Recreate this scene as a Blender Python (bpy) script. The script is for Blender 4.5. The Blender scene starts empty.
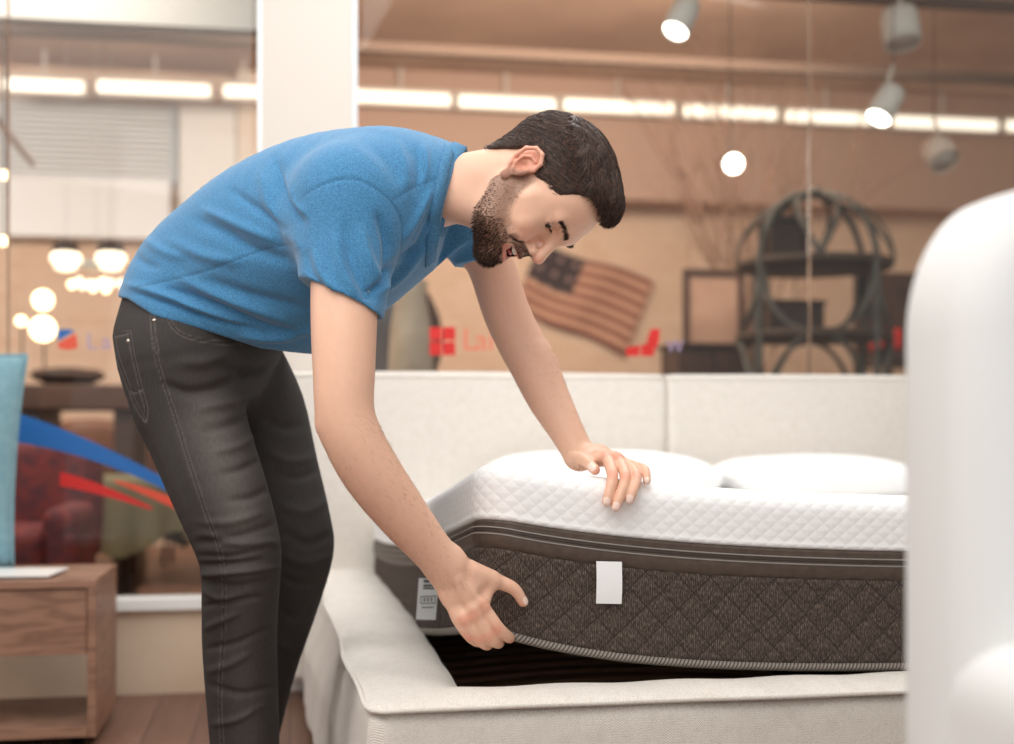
import bpy, bmesh, math, random
import numpy as np
from mathutils import Vector, Matrix
random.seed(7); rng = np.random.default_rng(7)
S = bpy.context.scene; COL = S.collection
# ------------------------------------------------------------------ camera, world, lights, exposure
F = 1270.0; CX = 507.0; CY = 430.0; CAMH = 0.83; YAW = math.atan(217/F)
cs, sn = math.cos(YAW), math.sin(YAW)
cd = bpy.data.cameras.new('camera'); cam = bpy.data.objects.new('camera', cd); COL.objects.link(cam)
cam.location = (0, 0, CAMH); cam.rotation_euler = (math.pi/2, 0, -YAW)
cd.sensor_width = 36; cd.lens = F*36/1014; cd.shift_y = (CY-372)/1014; cd.clip_start = .05
cd.dof.use_dof = True; cd.dof.focus_distance = 2.14; cd.dof.aperture_fstop = 2.0
S.camera = cam
S.view_settings.view_transform = 'Standard'; S.view_settings.look = 'None'
S.view_settings.exposure = 0.0; S.view_settings.gamma = 1; S.view_settings.use_curve_mapping = False
W = bpy.data.worlds.new('world'); S.world = W; W.use_nodes = True
bg = W.node_tree.nodes['Background']; bg.inputs[0].default_value = (1.0, .98, .96, 1); bg.inputs[1].default_value = .72

def area(name, loc, target, size, power, col=(1, 1, 1), sy=None):
    l = bpy.data.lights.new(name, 'AREA'); l.energy = power; l.color = col
    l.shape = 'RECTANGLE'; l.size = size; l.size_y = sy or size
    o = bpy.data.objects.new(name, l); COL.objects.link(o); o.location = loc
    o.rotation_euler = (Vector(target)-Vector(loc)).to_track_quat('-Z', 'Y').to_euler(); return o
area('ceiling_panel_key', (-.6, .9, 3.0), (.3, 2.4, .7), 2.2, 52, (1, .97, .93))
area('ceiling_panel_back', (.9, 3.2, 2.9), (.3, 2.6, .6), 1.6, 34, (1, .98, .96))
area('ceiling_panel_left', (-2.4, 2.6, 2.4), (0, 2.4, .8), 1.4, 22, (1, .97, .95))
area('added_front_fill', (-.3, -.9, 2.0), (.6, 2.3, .6), 1.8, 15, (1, .98, .97))  # soft fill added behind the camera to brighten the mattress front
area('added_hall_fill', (-1.4, 5.2, 3.2), (-1.6, 6.2, .4), 1.6, 70, (1, .86, .74), 1.0)  # lamp added to lift the dark lower hall and the red armchair
area('mall_light_warm', (1.6, 6.4, 3.1), (1.6, 9.6, 1.1), 3.0, 105, (1, .83, .68), 1.0)
area('mall_light_warm_left', (-3.0, 6.6, 3.1), (-3.4, 9.6, 1.2), 2.0, 75, (1, .91, .84), 1.0)

# ------------------------------------------------------------------ frames of reference
def C(px, py, d):
    a = (px-CX)/F*d
    return np.array([a*cs+d*sn, -a*sn+d*cs, CAMH+(CY-py)/F*d])
def atY(px, py, Y):
    a = (px-CX)/F; return C(px, py, Y/(cs-a*sn))
def atZ(px, py, z): return C(px, py, (CAMH-z)*F/(py-CY))
def proj(P):
    P = np.asarray(P, float); x, y, z = P[..., 0], P[..., 1], P[..., 2]
    d = x*sn+y*cs; a = x*cs-y*sn
    return np.stack([CX+F*a/d, CY-F*(z-CAMH)/d, d], -1)
RIGHT = np.array([cs, -sn, 0]); FWD = np.array([sn, cs, 0]); UP = np.array([0, 0, 1.0])

# ------------------------------------------------------------------ helpers
MATS = {}
def lin(c):
    c = np.array(c, float)/255 if max(c) > 1.001 else np.array(c, float)
    return tuple(np.where(c <= .04045, c/12.92, ((c+.055)/1.055)**2.4))+(1,)
def mat(name, c, rough=.6, metal=0, spec=.5, emit=None, es=1, c2=None, nscale=30, bump=0, bscale=200, bdist=.002, sheen=0, stretch=(1, 1, 1), detail=4, trans=0, lo=.35, hi=.65, sss=0):
    if name in MATS: return MATS[name]
    m = bpy.data.materials.new(name); m.use_nodes = True; nt = m.node_tree; b = nt.nodes['Principled BSDF']
    b.inputs['Base Color'].default_value = lin(c); b.inputs['Roughness'].default_value = rough
    b.inputs['Metallic'].default_value = metal; b.inputs['Specular IOR Level'].default_value = spec
    if sheen: b.inputs['Sheen Weight'].default_value = sheen
    if emit is not None:
        b.inputs['Emission Color'].default_value = lin(emit); b.inputs['Emission Strength'].default_value = es
    tc = nt.nodes.new('ShaderNodeTexCoord'); mp = nt.nodes.new('ShaderNodeMapping'); mp.inputs['Scale'].default_value = stretch
    nt.links.new(tc.outputs['Object'], mp.inputs[0])
    if c2 is not None:
        n = nt.nodes.new('ShaderNodeTexNoise'); n.inputs['Scale'].default_value = nscale; n.inputs['Detail'].default_value = detail
        r = nt.nodes.new('ShaderNodeValToRGB'); r.color_ramp.elements[0].color = lin(c); r.color_ramp.elements[1].color = lin(c2)
        r.color_ramp.elements[0].position = lo; r.color_ramp.elements[1].position = hi
        nt.links.new(mp.outputs[0], n.inputs['Vector']); nt.links.new(n.outputs[0], r.inputs[0]); nt.links.new(r.outputs[0], b.inputs['Base Color'])
    if bump:
        n = nt.nodes.new('ShaderNodeTexNoise'); n.inputs['Scale'].default_value = bscale; n.inputs['Detail'].default_value = 3
        bp = nt.nodes.new('ShaderNodeBump'); bp.inputs['Strength'].default_value = bump; bp.inputs['Distance'].default_value = bdist
        nt.links.new(mp.outputs[0], n.inputs['Vector']); nt.links.new(n.outputs[0], bp.inputs['Height']); nt.links.new(bp.outputs[0], b.inputs['Normal'])
    MATS[name] = m; return m
class NB:   # tiny node builder for maths patterns
    def __init__(s, m): s.nt = m.node_tree; s.b = s.nt.nodes['Principled BSDF']
    def new(s, t, **k):
        n = s.nt.nodes.new(t)
        for a, v in k.items(): setattr(n, a, v)
        return n
    def m(s, op, a, b=None, c=None):
        n = s.nt.nodes.new('ShaderNodeMath'); n.operation = op
        for i, v in enumerate((a, b, c)):
            if v is None: continue
            if isinstance(v, (int, float)): n.inputs[i].default_value = v
            else: s.nt.links.new(v, n.inputs[i])
        return n.outputs[0]
    def link(s, a, b): s.nt.links.new(a, b)
    def uv(s):
        t = s.new('ShaderNodeTexCoord'); x = s.new('ShaderNodeSeparateXYZ'); s.link(t.outputs['UV'], x.inputs[0]); return x.outputs[0], x.outputs[1], t.outputs['UV']
    def obj(s):
        t = s.new('ShaderNodeTexCoord'); x = s.new('ShaderNodeSeparateXYZ'); s.link(t.outputs['Object'], x.inputs[0]); return x.outputs[0], x.outputs[1], x.outputs[2], t.outputs['Object']
    def ramp(s, f, stops):
        r = s.new('ShaderNodeValToRGB'); e = r.color_ramp.elements
        while len(e) < len(stops): e.new(.5)
        for i, (p, c) in enumerate(stops): e[i].position = p; e[i].color = lin(c)
        s.link(f, r.inputs[0]); return r.outputs[0]
    def bump(s, h, strength=1, dist=.002, chain=None):
        b = s.new('ShaderNodeBump'); b.inputs['Strength'].default_value = strength; b.inputs['Distance'].default_value = dist
        s.link(h, b.inputs['Height'])
        if chain is not None: s.link(chain, b.inputs['Normal'])
        return b.outputs[0]
    def noise(s, scale, vec=None, detail=3):
        n = s.new('ShaderNodeTexNoise'); n.inputs['Scale'].default_value = scale; n.inputs['Detail'].default_value = detail
        if vec is not None: s.link(vec, n.inputs['Vector'])
        return n.outputs[0]
    def scaled(s, vec, sc):
        mp = s.new('ShaderNodeMapping'); mp.inputs['Scale'].default_value = sc; s.link(vec, mp.inputs[0]); return mp.outputs[0]

def setp(o, label=None, cat=None, group=None, kind=None):
    for k, v in (('label', label), ('category', cat), ('group', group), ('kind', kind)):
        if v: o[k] = v
    return o
def empty(name, loc, label=None, cat=None, group=None, rz=0):
    o = bpy.data.objects.new(name, None); COL.objects.link(o); o.location = tuple(loc); o.rotation_euler = (0, 0, rz)
    o.empty_display_size = .05; return setp(o, label, cat, group)
class MB:
    """collects faces in world coordinates; build() makes ONE object with its origin at the base"""
    def __init__(s): s.v = []; s.f = []; s.uv = {}; s.sm = []
    def add(s, vs, fs, uvs=None, smooth=True):
        n = len(s.v); s.v += [tuple(map(float, v)) for v in vs]
        for f in fs: s.f.append([n+i for i in f]); s.sm.append(smooth)
        if uvs is not None:
            for i, u in enumerate(uvs): s.uv[n+i] = (float(u[0]), float(u[1]))
        return s
    def box(s, lo, hi, M=None):
        x0, y0, z0 = lo; x1, y1, z1 = hi
        vs = [(x0, y0, z0), (x1, y0, z0), (x1, y1, z0), (x0, y1, z0), (x0, y0, z1), (x1, y0, z1), (x1, y1, z1), (x0, y1, z1)]
        if M is not None: vs = [tuple(M @ Vector(v)) for v in vs]
        return s.add(vs, [(0, 3, 2, 1), (4, 5, 6, 7), (0, 1, 5, 4), (1, 2, 6, 5), (2, 3, 7, 6), (3, 0, 4, 7)], smooth=False)
    def tube(s, pts, r, n=12, cap=True, closed=False, ell=None):
        pts = [Vector(p) for p in pts]; m = len(pts); rs = r if hasattr(r, '__len__') else [r]*m
        t0 = None; rings = []; up = None; vs = []
        for i, p in enumerate(pts):
            a = pts[(i-1) % m] if (closed or i > 0) else p; b = pts[(i+1) % m] if (closed or i < m-1) else p
            t = (b-a).normalized()
            if up is None:
                up = Vector((0, 0, 1)) if abs(t.z) < .9 else Vector((1, 0, 0))
            u = (up-t*up.dot(t)).normalized(); w = t.cross(u); up = u
            for k in range(n):
                an = 2*math.pi*k/n; e = ell or (1, 1)
                vs.append(p+u*(math.cos(an)*rs[i]*e[0])+w*(math.sin(an)*rs[i]*e[1]))
        fs = []; q = m if closed else m-1; per = 0
        for i in range(q):
            for k in range(n):
                a = i*n+k; b = i*n+(k+1) % n; c = ((i+1) % m)*n
                fs.append((a, b, c+(k+1) % n, c+k))
        if cap and not closed:
            fs.append(list(range(n))[::-1]); fs.append([(m-1)*n+k for k in range(n)])
        L = [0]
        for i in range(1, m): L.append(L[-1]+(pts[i]-pts[i-1]).length)
        return s.add(vs, fs, [(L[i], k/n) for i in range(m) for k in range(n)])
    def lathe(s, c, prof, n=32, ax=None):
        vs = []; c = Vector(c); q = Vector(ax).to_track_quat('Z', 'Y') if ax is not None else None
        for r, z in prof:
            for k in range(n):
                a = 2*math.pi*k/n; v = Vector((r*math.cos(a), r*math.sin(a), z))
                if q: v = q @ v
                vs.append(c+v)
        fs = [(i*n+k, i*n+(k+1) % n, (i+1)*n+(k+1) % n, (i+1)*n+k) for i in range(len(prof)-1) for k in range(n)]
        fs.append(list(range(n))[::-1]); fs.append([(len(prof)-1)*n+k for k in range(n)])
        return s.add(vs, fs)
    def grid(s, fn, nu, nv, closeu=False, uvf=None):
        vs = [fn(i/(nu if closeu else nu-1), j/(nv-1)) for j in range(nv) for i in range(nu)]
        q = nu if closeu else nu-1
        fs = [(j*nu+i, j*nu+(i+1) % nu, (j+1)*nu+(i+1) % nu, (j+1)*nu+i) for j in range(nv-1) for i in range(q)]
        return s.add(vs, fs, [uvf(i/(nu-1), j/(nv-1)) for j in range(nv) for i in range(nu)] if uvf else None)
    def prism(s, pts, y0, y1):   # pts = (x,z) outline
        n = len(pts); vs = [(x, y0, z) for x, z in pts]+[(x, y1, z) for x, z in pts]
        return s.add(vs, [list(range(n)), list(range(2*n-1, n-1, -1))]+[(i, n+i, n+(i+1) % n, (i+1) % n) for i in range(n)], smooth=False)
    def build(s, name, m, parent=None, bevel=0, seg=2, subsurf=0, weld=False, origin=None):
        me = bpy.data.meshes.new(name); V = np.array(s.v)
        og = Vector(origin) if origin is not None else (Vector(((V[:, 0].min()+V[:, 0].max())/2, (V[:, 1].min()+V[:, 1].max())/2, V[:, 2].min())))
        pl = world_loc(parent) if parent else None
        me.from_pydata([tuple(Vector(v)-og) for v in s.v], [], s.f); me.update()
        for p, q in zip(me.polygons, s.sm): p.use_smooth = q
        if s.uv:
            ul = me.uv_layers.new(name='UVMap')
            for l in me.loops: ul.data[l.index].uv = s.uv.get(l.vertex_index, (0, 0))
        bm = bmesh.new(); bm.from_mesh(me)
        if weld: bmesh.ops.remove_doubles(bm, verts=bm.verts, dist=1e-5)
        bmesh.ops.recalc_face_normals(bm, faces=bm.faces); bm.to_mesh(me); bm.free()
        me.materials.append(m)
        o = bpy.data.objects.new(name, me); COL.objects.link(o)
        if parent: o.parent = parent; o.location = world_inv(parent) @ og
        else: o.location = og
        if bevel:
            b = o.modifiers.new('bevel', 'BEVEL'); b.width = bevel; b.segments = seg; b.limit_method = 'ANGLE'; b.angle_limit = math.radians(40)
            for p in me.polygons: p.use_smooth = True
            w = o.modifiers.new('wn', 'WEIGHTED_NORMAL')
        if subsurf:
            b = o.modifiers.new('sub', 'SUBSURF'); b.levels = subsurf; b.render_levels = subsurf
        return o
def world_mat(o):
    M = Matrix.LocRotScale(o.location, o.rotation_euler, o.scale)
    return world_mat(o.parent) @ M if o.parent else M
def world_inv(o): return world_mat(o).inverted()
def world_loc(o): return world_mat(o).translation
def struct(name, mb, m, parent=None, **k):
    o = mb.build(name, m, parent, **k)
    if not parent: o['kind'] = 'structure'
    return o
def V3(*a): return Vector(a)
# ------------------------------------------------------------------ the setting
def planks(name, c1, c2, c3, w=.13, rough=.45, axis=0):
    m = mat(name, c1, rough); n = NB(m); x, y, z, v = n.obj()
    a = (x, y)[axis]; b = (y, x)[axis]
    row = n.m('FLOOR', n.m('DIVIDE', a, w)); off = n.m('MULTIPLY', row, .377)
    u = n.m('ADD', n.m('DIVIDE', b, 1.1), off); cell = n.m('FLOOR', u)
    wn = n.new('ShaderNodeTexWhiteNoise'); wn.noise_dimensions = '2D'; cb = n.new('ShaderNodeCombineXYZ'); n.link(row, cb.inputs[0]); n.link(cell, cb.inputs[1]); n.link(cb.outputs[0], wn.inputs[0])
    g = n.noise(3, n.scaled(v, (9, 1, 9) if axis == 0 else (1, 9, 9)), 6)
    t = n.m('ADD', n.m('MULTIPLY', wn.outputs[0], .5), n.m('MULTIPLY', g, .6))
    col = n.ramp(t, [(.25, c1), (.55, c2), (.85, c3)])
    fr = n.m('FRACT', n.m('DIVIDE', a, w)); gap = n.m('LESS_THAN', n.m('ABSOLUTE', n.m('SUBTRACT', fr, .5)), .485)
    mx = n.new('ShaderNodeMixRGB'); n.link(gap, mx.inputs[0]); mx.inputs[1].default_value = lin((60, 40, 30)); n.link(col, mx.inputs[2])
    n.link(mx.outputs[0], n.b.inputs['Base Color']); return m
YP = 4.15      # plane of the shop window
m_floor = planks('walnut_floor', (94, 66, 53), (114, 82, 67), (130, 96, 79))
struct('floor', MB().box((-6, -1.2, -.06), (6, 9.6, 0)), m_floor)
m_marble = mat('cream_marble', (222, 200, 176), .35, c2=(206, 180, 154), nscale=3, detail=6)
m_white = mat('white_paint', (214, 206, 197), .7)
m_sill = mat('white_sill', (240, 238, 234), .5)
m_alu = mat('pale_metal', (205, 210, 212), .35, .3)
xl, xr = atY(258, 300, YP-.06)[0], atY(357, 300, YP-.06)[0]
zs = .305
for nm, a, b in (('wall_below_left_window', -4.2, xl), ('wall_below_right_window', xr, 6.2)):
    struct(nm, MB().box((a, YP-.03, 0), (b, YP+.12, zs-.04)), m_marble)
struct('trim_1', MB().box((-4.2, YP-.06, zs-.04), (xl, YP+.03, zs)), m_sill, bevel=.004)
struct('trim_2', MB().box((xr, YP-.06, zs-.04), (6.2, YP+.03, zs)), m_sill, bevel=.004)
struct('wall_pillar', MB().box((xl, YP-.06, 0), (xr, YP+.35, 3.35)), m_white, bevel=.004)
struct('trim_3', MB().box((xr-.016, YP-.062, zs), (xr+.002, YP-.02, 3.35)), m_alu)
struct('trim_4', MB().box((xl-.002, YP-.062, zs), (xl+.012, YP-.02, 3.35)), m_alu)
def glass_mat():
    m = bpy.data.materials.new('window_glass'); m.use_nodes = True; nt = m.node_tree; nt.nodes.clear()
    o = nt.nodes.new('ShaderNodeOutputMaterial'); t = nt.nodes.new('ShaderNodeBsdfTransparent'); t.inputs[0].default_value = (.97, .98, .97, 1)
    g = nt.nodes.new('ShaderNodeBsdfGlossy'); g.inputs['Roughness'].default_value = .02
    fr = nt.nodes.new('ShaderNodeFresnel'); fr.inputs[0].default_value = 1.33
    mx = nt.nodes.new('ShaderNodeMixShader'); nt.links.new(fr.outputs[0], mx.inputs[0]); nt.links.new(t.outputs[0], mx.inputs[1]); nt.links.new(g.outputs[0], mx.inputs[2])
    nt.links.new(mx.outputs[0], o.inputs[0]); return m
m_glass = glass_mat()
xj1, xj2 = atY(589, 0, YP)[0], atY(810, 0, YP)[0]
xj0 = atY(8, 0, YP)[0]
for i, (a, b) in enumerate(((-4.1, xj0-.003), (xj0+.003, xl-.02), (xr+.02, xj2-.003), (xj2+.003, 6.2))):
    struct('window_%d' % (i+1), MB().box((a, YP, zs), (b, YP+.01, 3.3)), m_glass)
m_joint = mat('silicone_joint', (150, 122, 102), .8)
for i, x in enumerate((xj0, xj2)):
    struct('trim_%d' % (i+5), MB().box((x-.0018, YP-.002, zs), (x+.0018, YP+.014, 3.3)), m_joint)
# hall on the far side of the glass
m_hallceil = mat('hall_ceiling', (186, 154, 134), .85, c2=(206, 174, 152), nscale=1.2)
m_bulk = mat('bulkhead_paint', (196, 164, 146), .85)
m_brick = mat('tan_brick', (196, 158, 126), .85); n = NB(m_brick); x, y, z, v = n.obj()
bt = n.new('ShaderNodeTexBrick'); bt.inputs['Scale'].default_value = 3.2; bt.inputs['Mortar Size'].default_value = .012
bt.inputs['Color1'].default_value = lin((226, 196, 172)); bt.inputs['Color2'].default_value = lin((218, 184, 158)); bt.inputs['Mortar'].default_value = lin((230, 202, 178))
cb = n.new('ShaderNodeCombineXYZ'); n.link(x, cb.inputs[0]); n.link(z, cb.inputs[1]); n.link(cb.outputs[0], bt.inputs['Vector']); n.link(bt.outputs[0], n.b.inputs['Base Color'])
YB = 9.4; CEILZ = 3.4
struct('ceiling', MB().box((-6, YP+.36, CEILZ), (8, 9.6, CEILZ+.1)), m_hallceil)
struct('wall_back', MB().box((-6, YB, 0), (8, YB+.15, CEILZ)), m_brick)
struct('wall_bulkhead', MB().box((atY(300, 0, YB-.3)[0], YB-.35, atY(800, 205, YB-.35)[2]), (8, YB, CEILZ)), m_bulk)
struct('trim_7', MB().box((-6, 7.4, 3.03), (8, 7.46, 3.09)), mat('ceiling_pipe', (116, 96, 84), .95))
struct('trim_8', MB().box((-6, 6.3, 3.1), (8, 6.36, 3.15)), MATS['ceiling_pipe'])
# left-hand shop front on the back wall
m_gray = mat('pale_grey_panel', (230, 230, 230), .6)
z0, z1 = atY(90, 238, YB-.1)[2], atY(90, 180, YB-.1)[2]
struct('wall_fascia', MB().box((-6, YB-.14, z0), (atY(170, 0, YB-.1)[0], YB-.01, z1)), mat('fascia_white', (250, 250, 250), .5))
sh = empty('roller_shutter', ((-6+atY(172, 0, YB-.1)[0])/2, YB-.07, z1), 'pale grey ribbed roller shutter above the white fascia behind the left window', 'shutter')
b = MB(); x1 = atY(172, 0, YB-.1)[0]; z2 = atY(90, 100, YB-.1)[2]
k = 0; z = z1+.01
while z < z2-.03:
    b.box((-6, YB-.10, z), (x1, YB-.05, z+.030)); z += .041
b.build('slat_curtain', m_gray, sh, bevel=.006)
MB().box((-6, YB-.05, z1), (x1, YB-.02, z2)).build('backing', mat('shutter_back', (180, 176, 172), .7), sh)
MB().box((x1, YB-.12, z1), (x1+.03, YB-.03, z2)).build('side_rail', m_alu, sh)
struct('wall_panel_white', MB().box((x1+.05, YB-.1, z0), (atY(236, 0, YB-.1)[0], YB-.02, z2)), mat('panel_white', (244, 240, 235), .6))
struct('wall_panel_cream', MB().box((atY(236, 0, YB-.1)[0]+.01, YB-.12, z0-.02), (atY(300, 0, YB)[0], YB-.02, CEILZ)), mat('panel_cream', (240, 224, 206), .6))
m_side = mat('side_wall_paint', (226, 218, 208), .8)
struct('wall_right', MB().box((6.2, -1.2, 0), (6.3, 9.6, 3.4)), m_side)
struct('wall_left', MB().box((-6.1, -1.2, 0), (-6, 9.6, 3.4)), m_side)
struct('trim_9', MB().box((-6, 6.0, atY(100, 22, 6.0)[2]), (atY(258, 0, 6)[0], 6.1, CEILZ)), mat('grey_bulkhead', (158, 158, 156), .7))
# ------------------------------------------------------------------ bed
BX0, BX1, BY0, BY1, RT = .12, 2.26, 2.0, 3.93, .40
IX0, IX1, IY0 = .285, 2.11, 2.13
m_linen = mat('beige_linen', (226, 216, 203), .85, sheen=.15); n = NB(m_linen); x, y, z, v = n.obj()
# woven herringbone: fine zigzag bump and slight two-tone
zz = n.m('PINGPONG', n.m('MULTIPLY', n.m('ADD', x, y), 1.0), .006)
w1 = n.m('SINE', n.m('MULTIPLY', n.m('ADD', n.m('ADD', z, n.m('MULTIPLY', y, .3)), zz), 2*math.pi/.0042))
th = n.noise(260, n.scaled(v, (1, 1, 3)), 3)
hh = n.m('ADD', n.m('MULTIPLY', w1, .5), n.m('MULTIPLY', th, 1.3))
tt = n.m('ADD', n.m('MULTIPLY', w1, .08), n.m('ADD', n.m('MULTIPLY', th, .8), n.m('MULTIPLY', n.noise(40, v, 4), .35)))
n.link(n.ramp(tt, [(.30, (212, 203, 191)), (.60, (232, 225, 216)), (.95, (243, 238, 231))]), n.b.inputs['Base Color'])
n.link(n.bump(hh, .6, .0015), n.b.inputs['Normal'])
m_black = mat('black_felt', (16, 14, 13), .95, spec=.1)
bed = empty('upholstered_bed', (1.19, 2.9, 0), 'beige herringbone upholstered bed with padded rails and tall panelled headboard', 'bed')
def pad(name, lo, hi, r, parent, m=m_linen, bul=0, ns=10, wob=0, seg=26):
    """rounded upholstery block; corner rounding r, faces bulging by bul"""
    lo = np.array(lo, float); hi = np.array(hi, float); c = (lo+hi)/2; h = (hi-lo)/2
    me = MB(); 
    for ax in range(3):
        for sg in (-1, 1):
            a, b_ = [(1, 2), (2, 0), (0, 1)][ax]
            na = max(4, min(80, int(2*h[a]/.02))); nb = max(4, min(80, int(2*h[b_]/.02)))
            def ss(k, n_, H):
                # dense at the rim
                t = k/(n_-1)*2-1; return math.copysign(1-(1-abs(t))**1.0, t)*H
            def sp(n_, H):
                q = min(r*1.0, H*.98); e = [-H+q*(1-math.cos(j*math.pi/2/4)) for j in range(4)]
                mid = list(np.linspace(-H+q, H-q, max(2, n_))); return e+mid+[-t for t in e[::-1]]
            A = sp(na, h[a]); B = sp(nb, h[b_]); vs = []
            for u in A:
                for w in B:
                    p = np.zeros(3); p[ax] = sg*h[ax]; p[a] = u; p[b_] = w
                    rr = min(r, h.min()*.98); q = np.clip(p, -(h-rr), h-rr); d_ = p-q; L = np.linalg.norm(d_)
                    p = q+d_/L*rr if L > 1e-9 else p
                    if bul: 
                        p[ax] += sg*bul*(1-(u/h[a])**2)*(1-(w/h[b_])**2)
                    if wob:
                        g = c+p; p = p+wob*np.array([math.sin(g[1]*23+g[2]*31), math.sin(g[0]*19+2+g[2]*13), math.sin(g[0]*17+g[1]*21)])*.5
                    vs.append(c+p)
            nA, nB_ = len(A), len(B)
            me.add(vs, [(i*nB_+j, (i+1)*nB_+j, (i+1)*nB_+j+1, i*nB_+j+1) for i in range(nA-1) for j in range(nB_-1)])
    return me.build(name, m, parent, weld=True)
sr = pad('side_rail', (BX0, BY0, .03), (IX0, BY1, RT-.012), .03, bed, wob=.003)
for v_ in sr.data.vertices:   # the upholstered side bellies out towards the headboard
    k_ = min(max((BX0+.1-(v_.co.x+(BX0+IX0)/2))/.1, 0), 1); h_ = min(max((.37-(v_.co.z+.03))/.14, 0), 1); v_.co.x -= k_*(.03+.05*h_)*min(max((v_.co.y+.965)/1.5, 0), 1)
pad('side_rail', (IX1, BY0, .03), (BX1, BY1, RT-.012), .03, bed, wob=.003)
pad('front_rail', (BX0+.006, BY0-.004, .03), (BX1-.006, IY0, RT-.012), .03, bed, wob=.003)
# padded top welt panels of the rails
def top_panel(path_out, path_in, name):
    mb = MB(); n_ = len(path_out)
    def fn(u, v):
        i = min(int(u*(n_-1)), n_-2); t = u*(n_-1)-i
        o = np.array(path_out[i])*(1-t)+np.array(path_out[i+1])*t; q = np.array(path_in[i])*(1-t)+np.array(path_in[i+1])*t
        p = o*(1-v)+q*v; z = RT-.012+.017*(math.sin(math.pi*min(max(v, 0), 1))**.55)+.0015*math.sin(p[0]*31+p[1]*27)
        return (p[0], p[1], z)
    mb.grid(fn, 90, 16); return mb.build(name, m_linen, bed)
def wob(t, a=1): return a*(.006*math.sin(t*9.1+1)+.004*math.sin(t*21))
po = [(BX0-.004+wob(y)*1.0-.03*min((y-BY0)/1.5, 1), y) for y in np.linspace(BY0+.03, BY1, 12)]
po = [(BX0+.03, BY0-.006), (BX0+.008, BY0+.004)]+po
pi_ = [(IX0, IY0)]*2+[(IX0+.0, y) for y in np.linspace(IY0, BY1, 12)]
top_panel(po, pi_, 'rail_top')
po2 = [(x, BY0-.006+wob(x+3)*.3) for x in np.linspace(BX0+.03, BX1-.01, 14)]
pi2 = [(x, IY0) for x in np.linspace(IX0-.01, IX1, 14)]
top_panel(po2, pi2, 'rail_top')
pr = [(BX1+.004, y) for y in np.linspace(BY0, BY1, 10)]
top_panel(pr, [(IX1, y) for y in np.linspace(IY0, BY1, 10)], 'rail_top')
# piping round the outer top edge
pp = [(x, y, RT-.012) for x, y in po[::-1]]
cor = [(BX0+.05+i*.02, BY0-.008+wob(BX0+.05+i*.02+3)*.3, RT-.010) for i in range(0, 106)]
allp = pp[:-1]+[(BX0+.025, BY0-.008, RT-.012)]+cor
sm = []
P_ = np.array(allp); tt_ = np.linspace(0, len(P_)-1, 360)
P_ = np.stack([np.interp(tt_, range(len(P_)), P_[:, k]) for k in range(3)], 1)
for _ in range(4): P_[1:-1] = (P_[:-2]+2*P_[1:-1]+P_[2:])/4
MB().tube(P_, .0048, 8).build('piping', m_linen, bed)
MB().box((IX0-.004, IY0-.02, .03), (IX0+.004, BY1, RT-.014)).box((IX0, IY0-.004, .03), (IX1, IY0+.004, RT-.014)).build('inner_lining', m_black, bed)
MB().box((IX0, IY0, .06), (IX1, BY1, .08)).build('base_board', m_black, bed)
m_slat = mat('beech_slat', (214, 166, 130), .5, c2=(186, 138, 104), nscale=8, stretch=(1, 12, 12))
for i in range(15):
    y = 2.32+i*.108
    mb = MB(); arc = [(IX0+.03+t*(IX1-IX0-.06)/2, 0, 0) for t in (0, 1)]
    for (xa, xb) in ((IX0+.03, 1.17), (1.23, IX1-.03)):
        mb.grid(lambda u, v, xa=xa, xb=xb: (xa+(xb-xa)*u, y+v*.06, .235+.022*math.sin(math.pi*u)), 14, 2)
        mb.grid(lambda u, v, xa=xa, xb=xb: (xa+(xb-xa)*u, y+v*.06, .227+.022*math.sin(math.pi*u)), 14, 2)
        mb.grid(lambda u, v, xa=xa, xb=xb: (xa+(xb-xa)*u, y, .227+v*.008+.022*math.sin(math.pi*u)), 14, 2)
    mb.build('slat', m_slat, bed)
    MB().box((IX0+.006, y-.008, .215), (IX0+.06, y+.068, .25)).build('slat_holder', m_black, bed, bevel=.004)
MB().box((IX0+.006, IY0+.02, .19), (IX0+.045, BY1-.02, .225)).build('metal_frame', m_black, bed)
# headboard : two tall pads with a seam, on block feet
HX0, HX1, HXM = -.01, 2.38, atY(668, 400, 3.93)[0]
HZ = atY(600, 374, 3.95)[2]
pad('headboard_panel', (HX0, 3.93, .06), (HXM-.001, 4.075, HZ), .022, bed, bul=.006)
pad('headboard_panel', (HXM+.001, 3.93, .06), (HX1, 4.075, HZ), .022, bed, bul=.006)
for (a, b_) in ((HX0+.01, HXM-.01), (HXM+.01, HX1-.01)):
    MB().tube([(a+(b_-a)*t, 3.931, HZ-.012) for t in np.linspace(0, 1, 20)], .004, 8).build('headboard_piping', m_linen, bed)
for x in (HX0+.05, HX1-.1, 1.15):
    MB().box((x, 3.97, 0), (x+.05, 4.05, .065)).build('foot', m_black, bed)
for x, y in ((BX0+.06, BY0+.06), (BX1-.11, BY0+.06)):
    MB().box((x, y, 0), (x+.05, y+.05, .04)).build('foot', m_black, bed)

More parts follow.
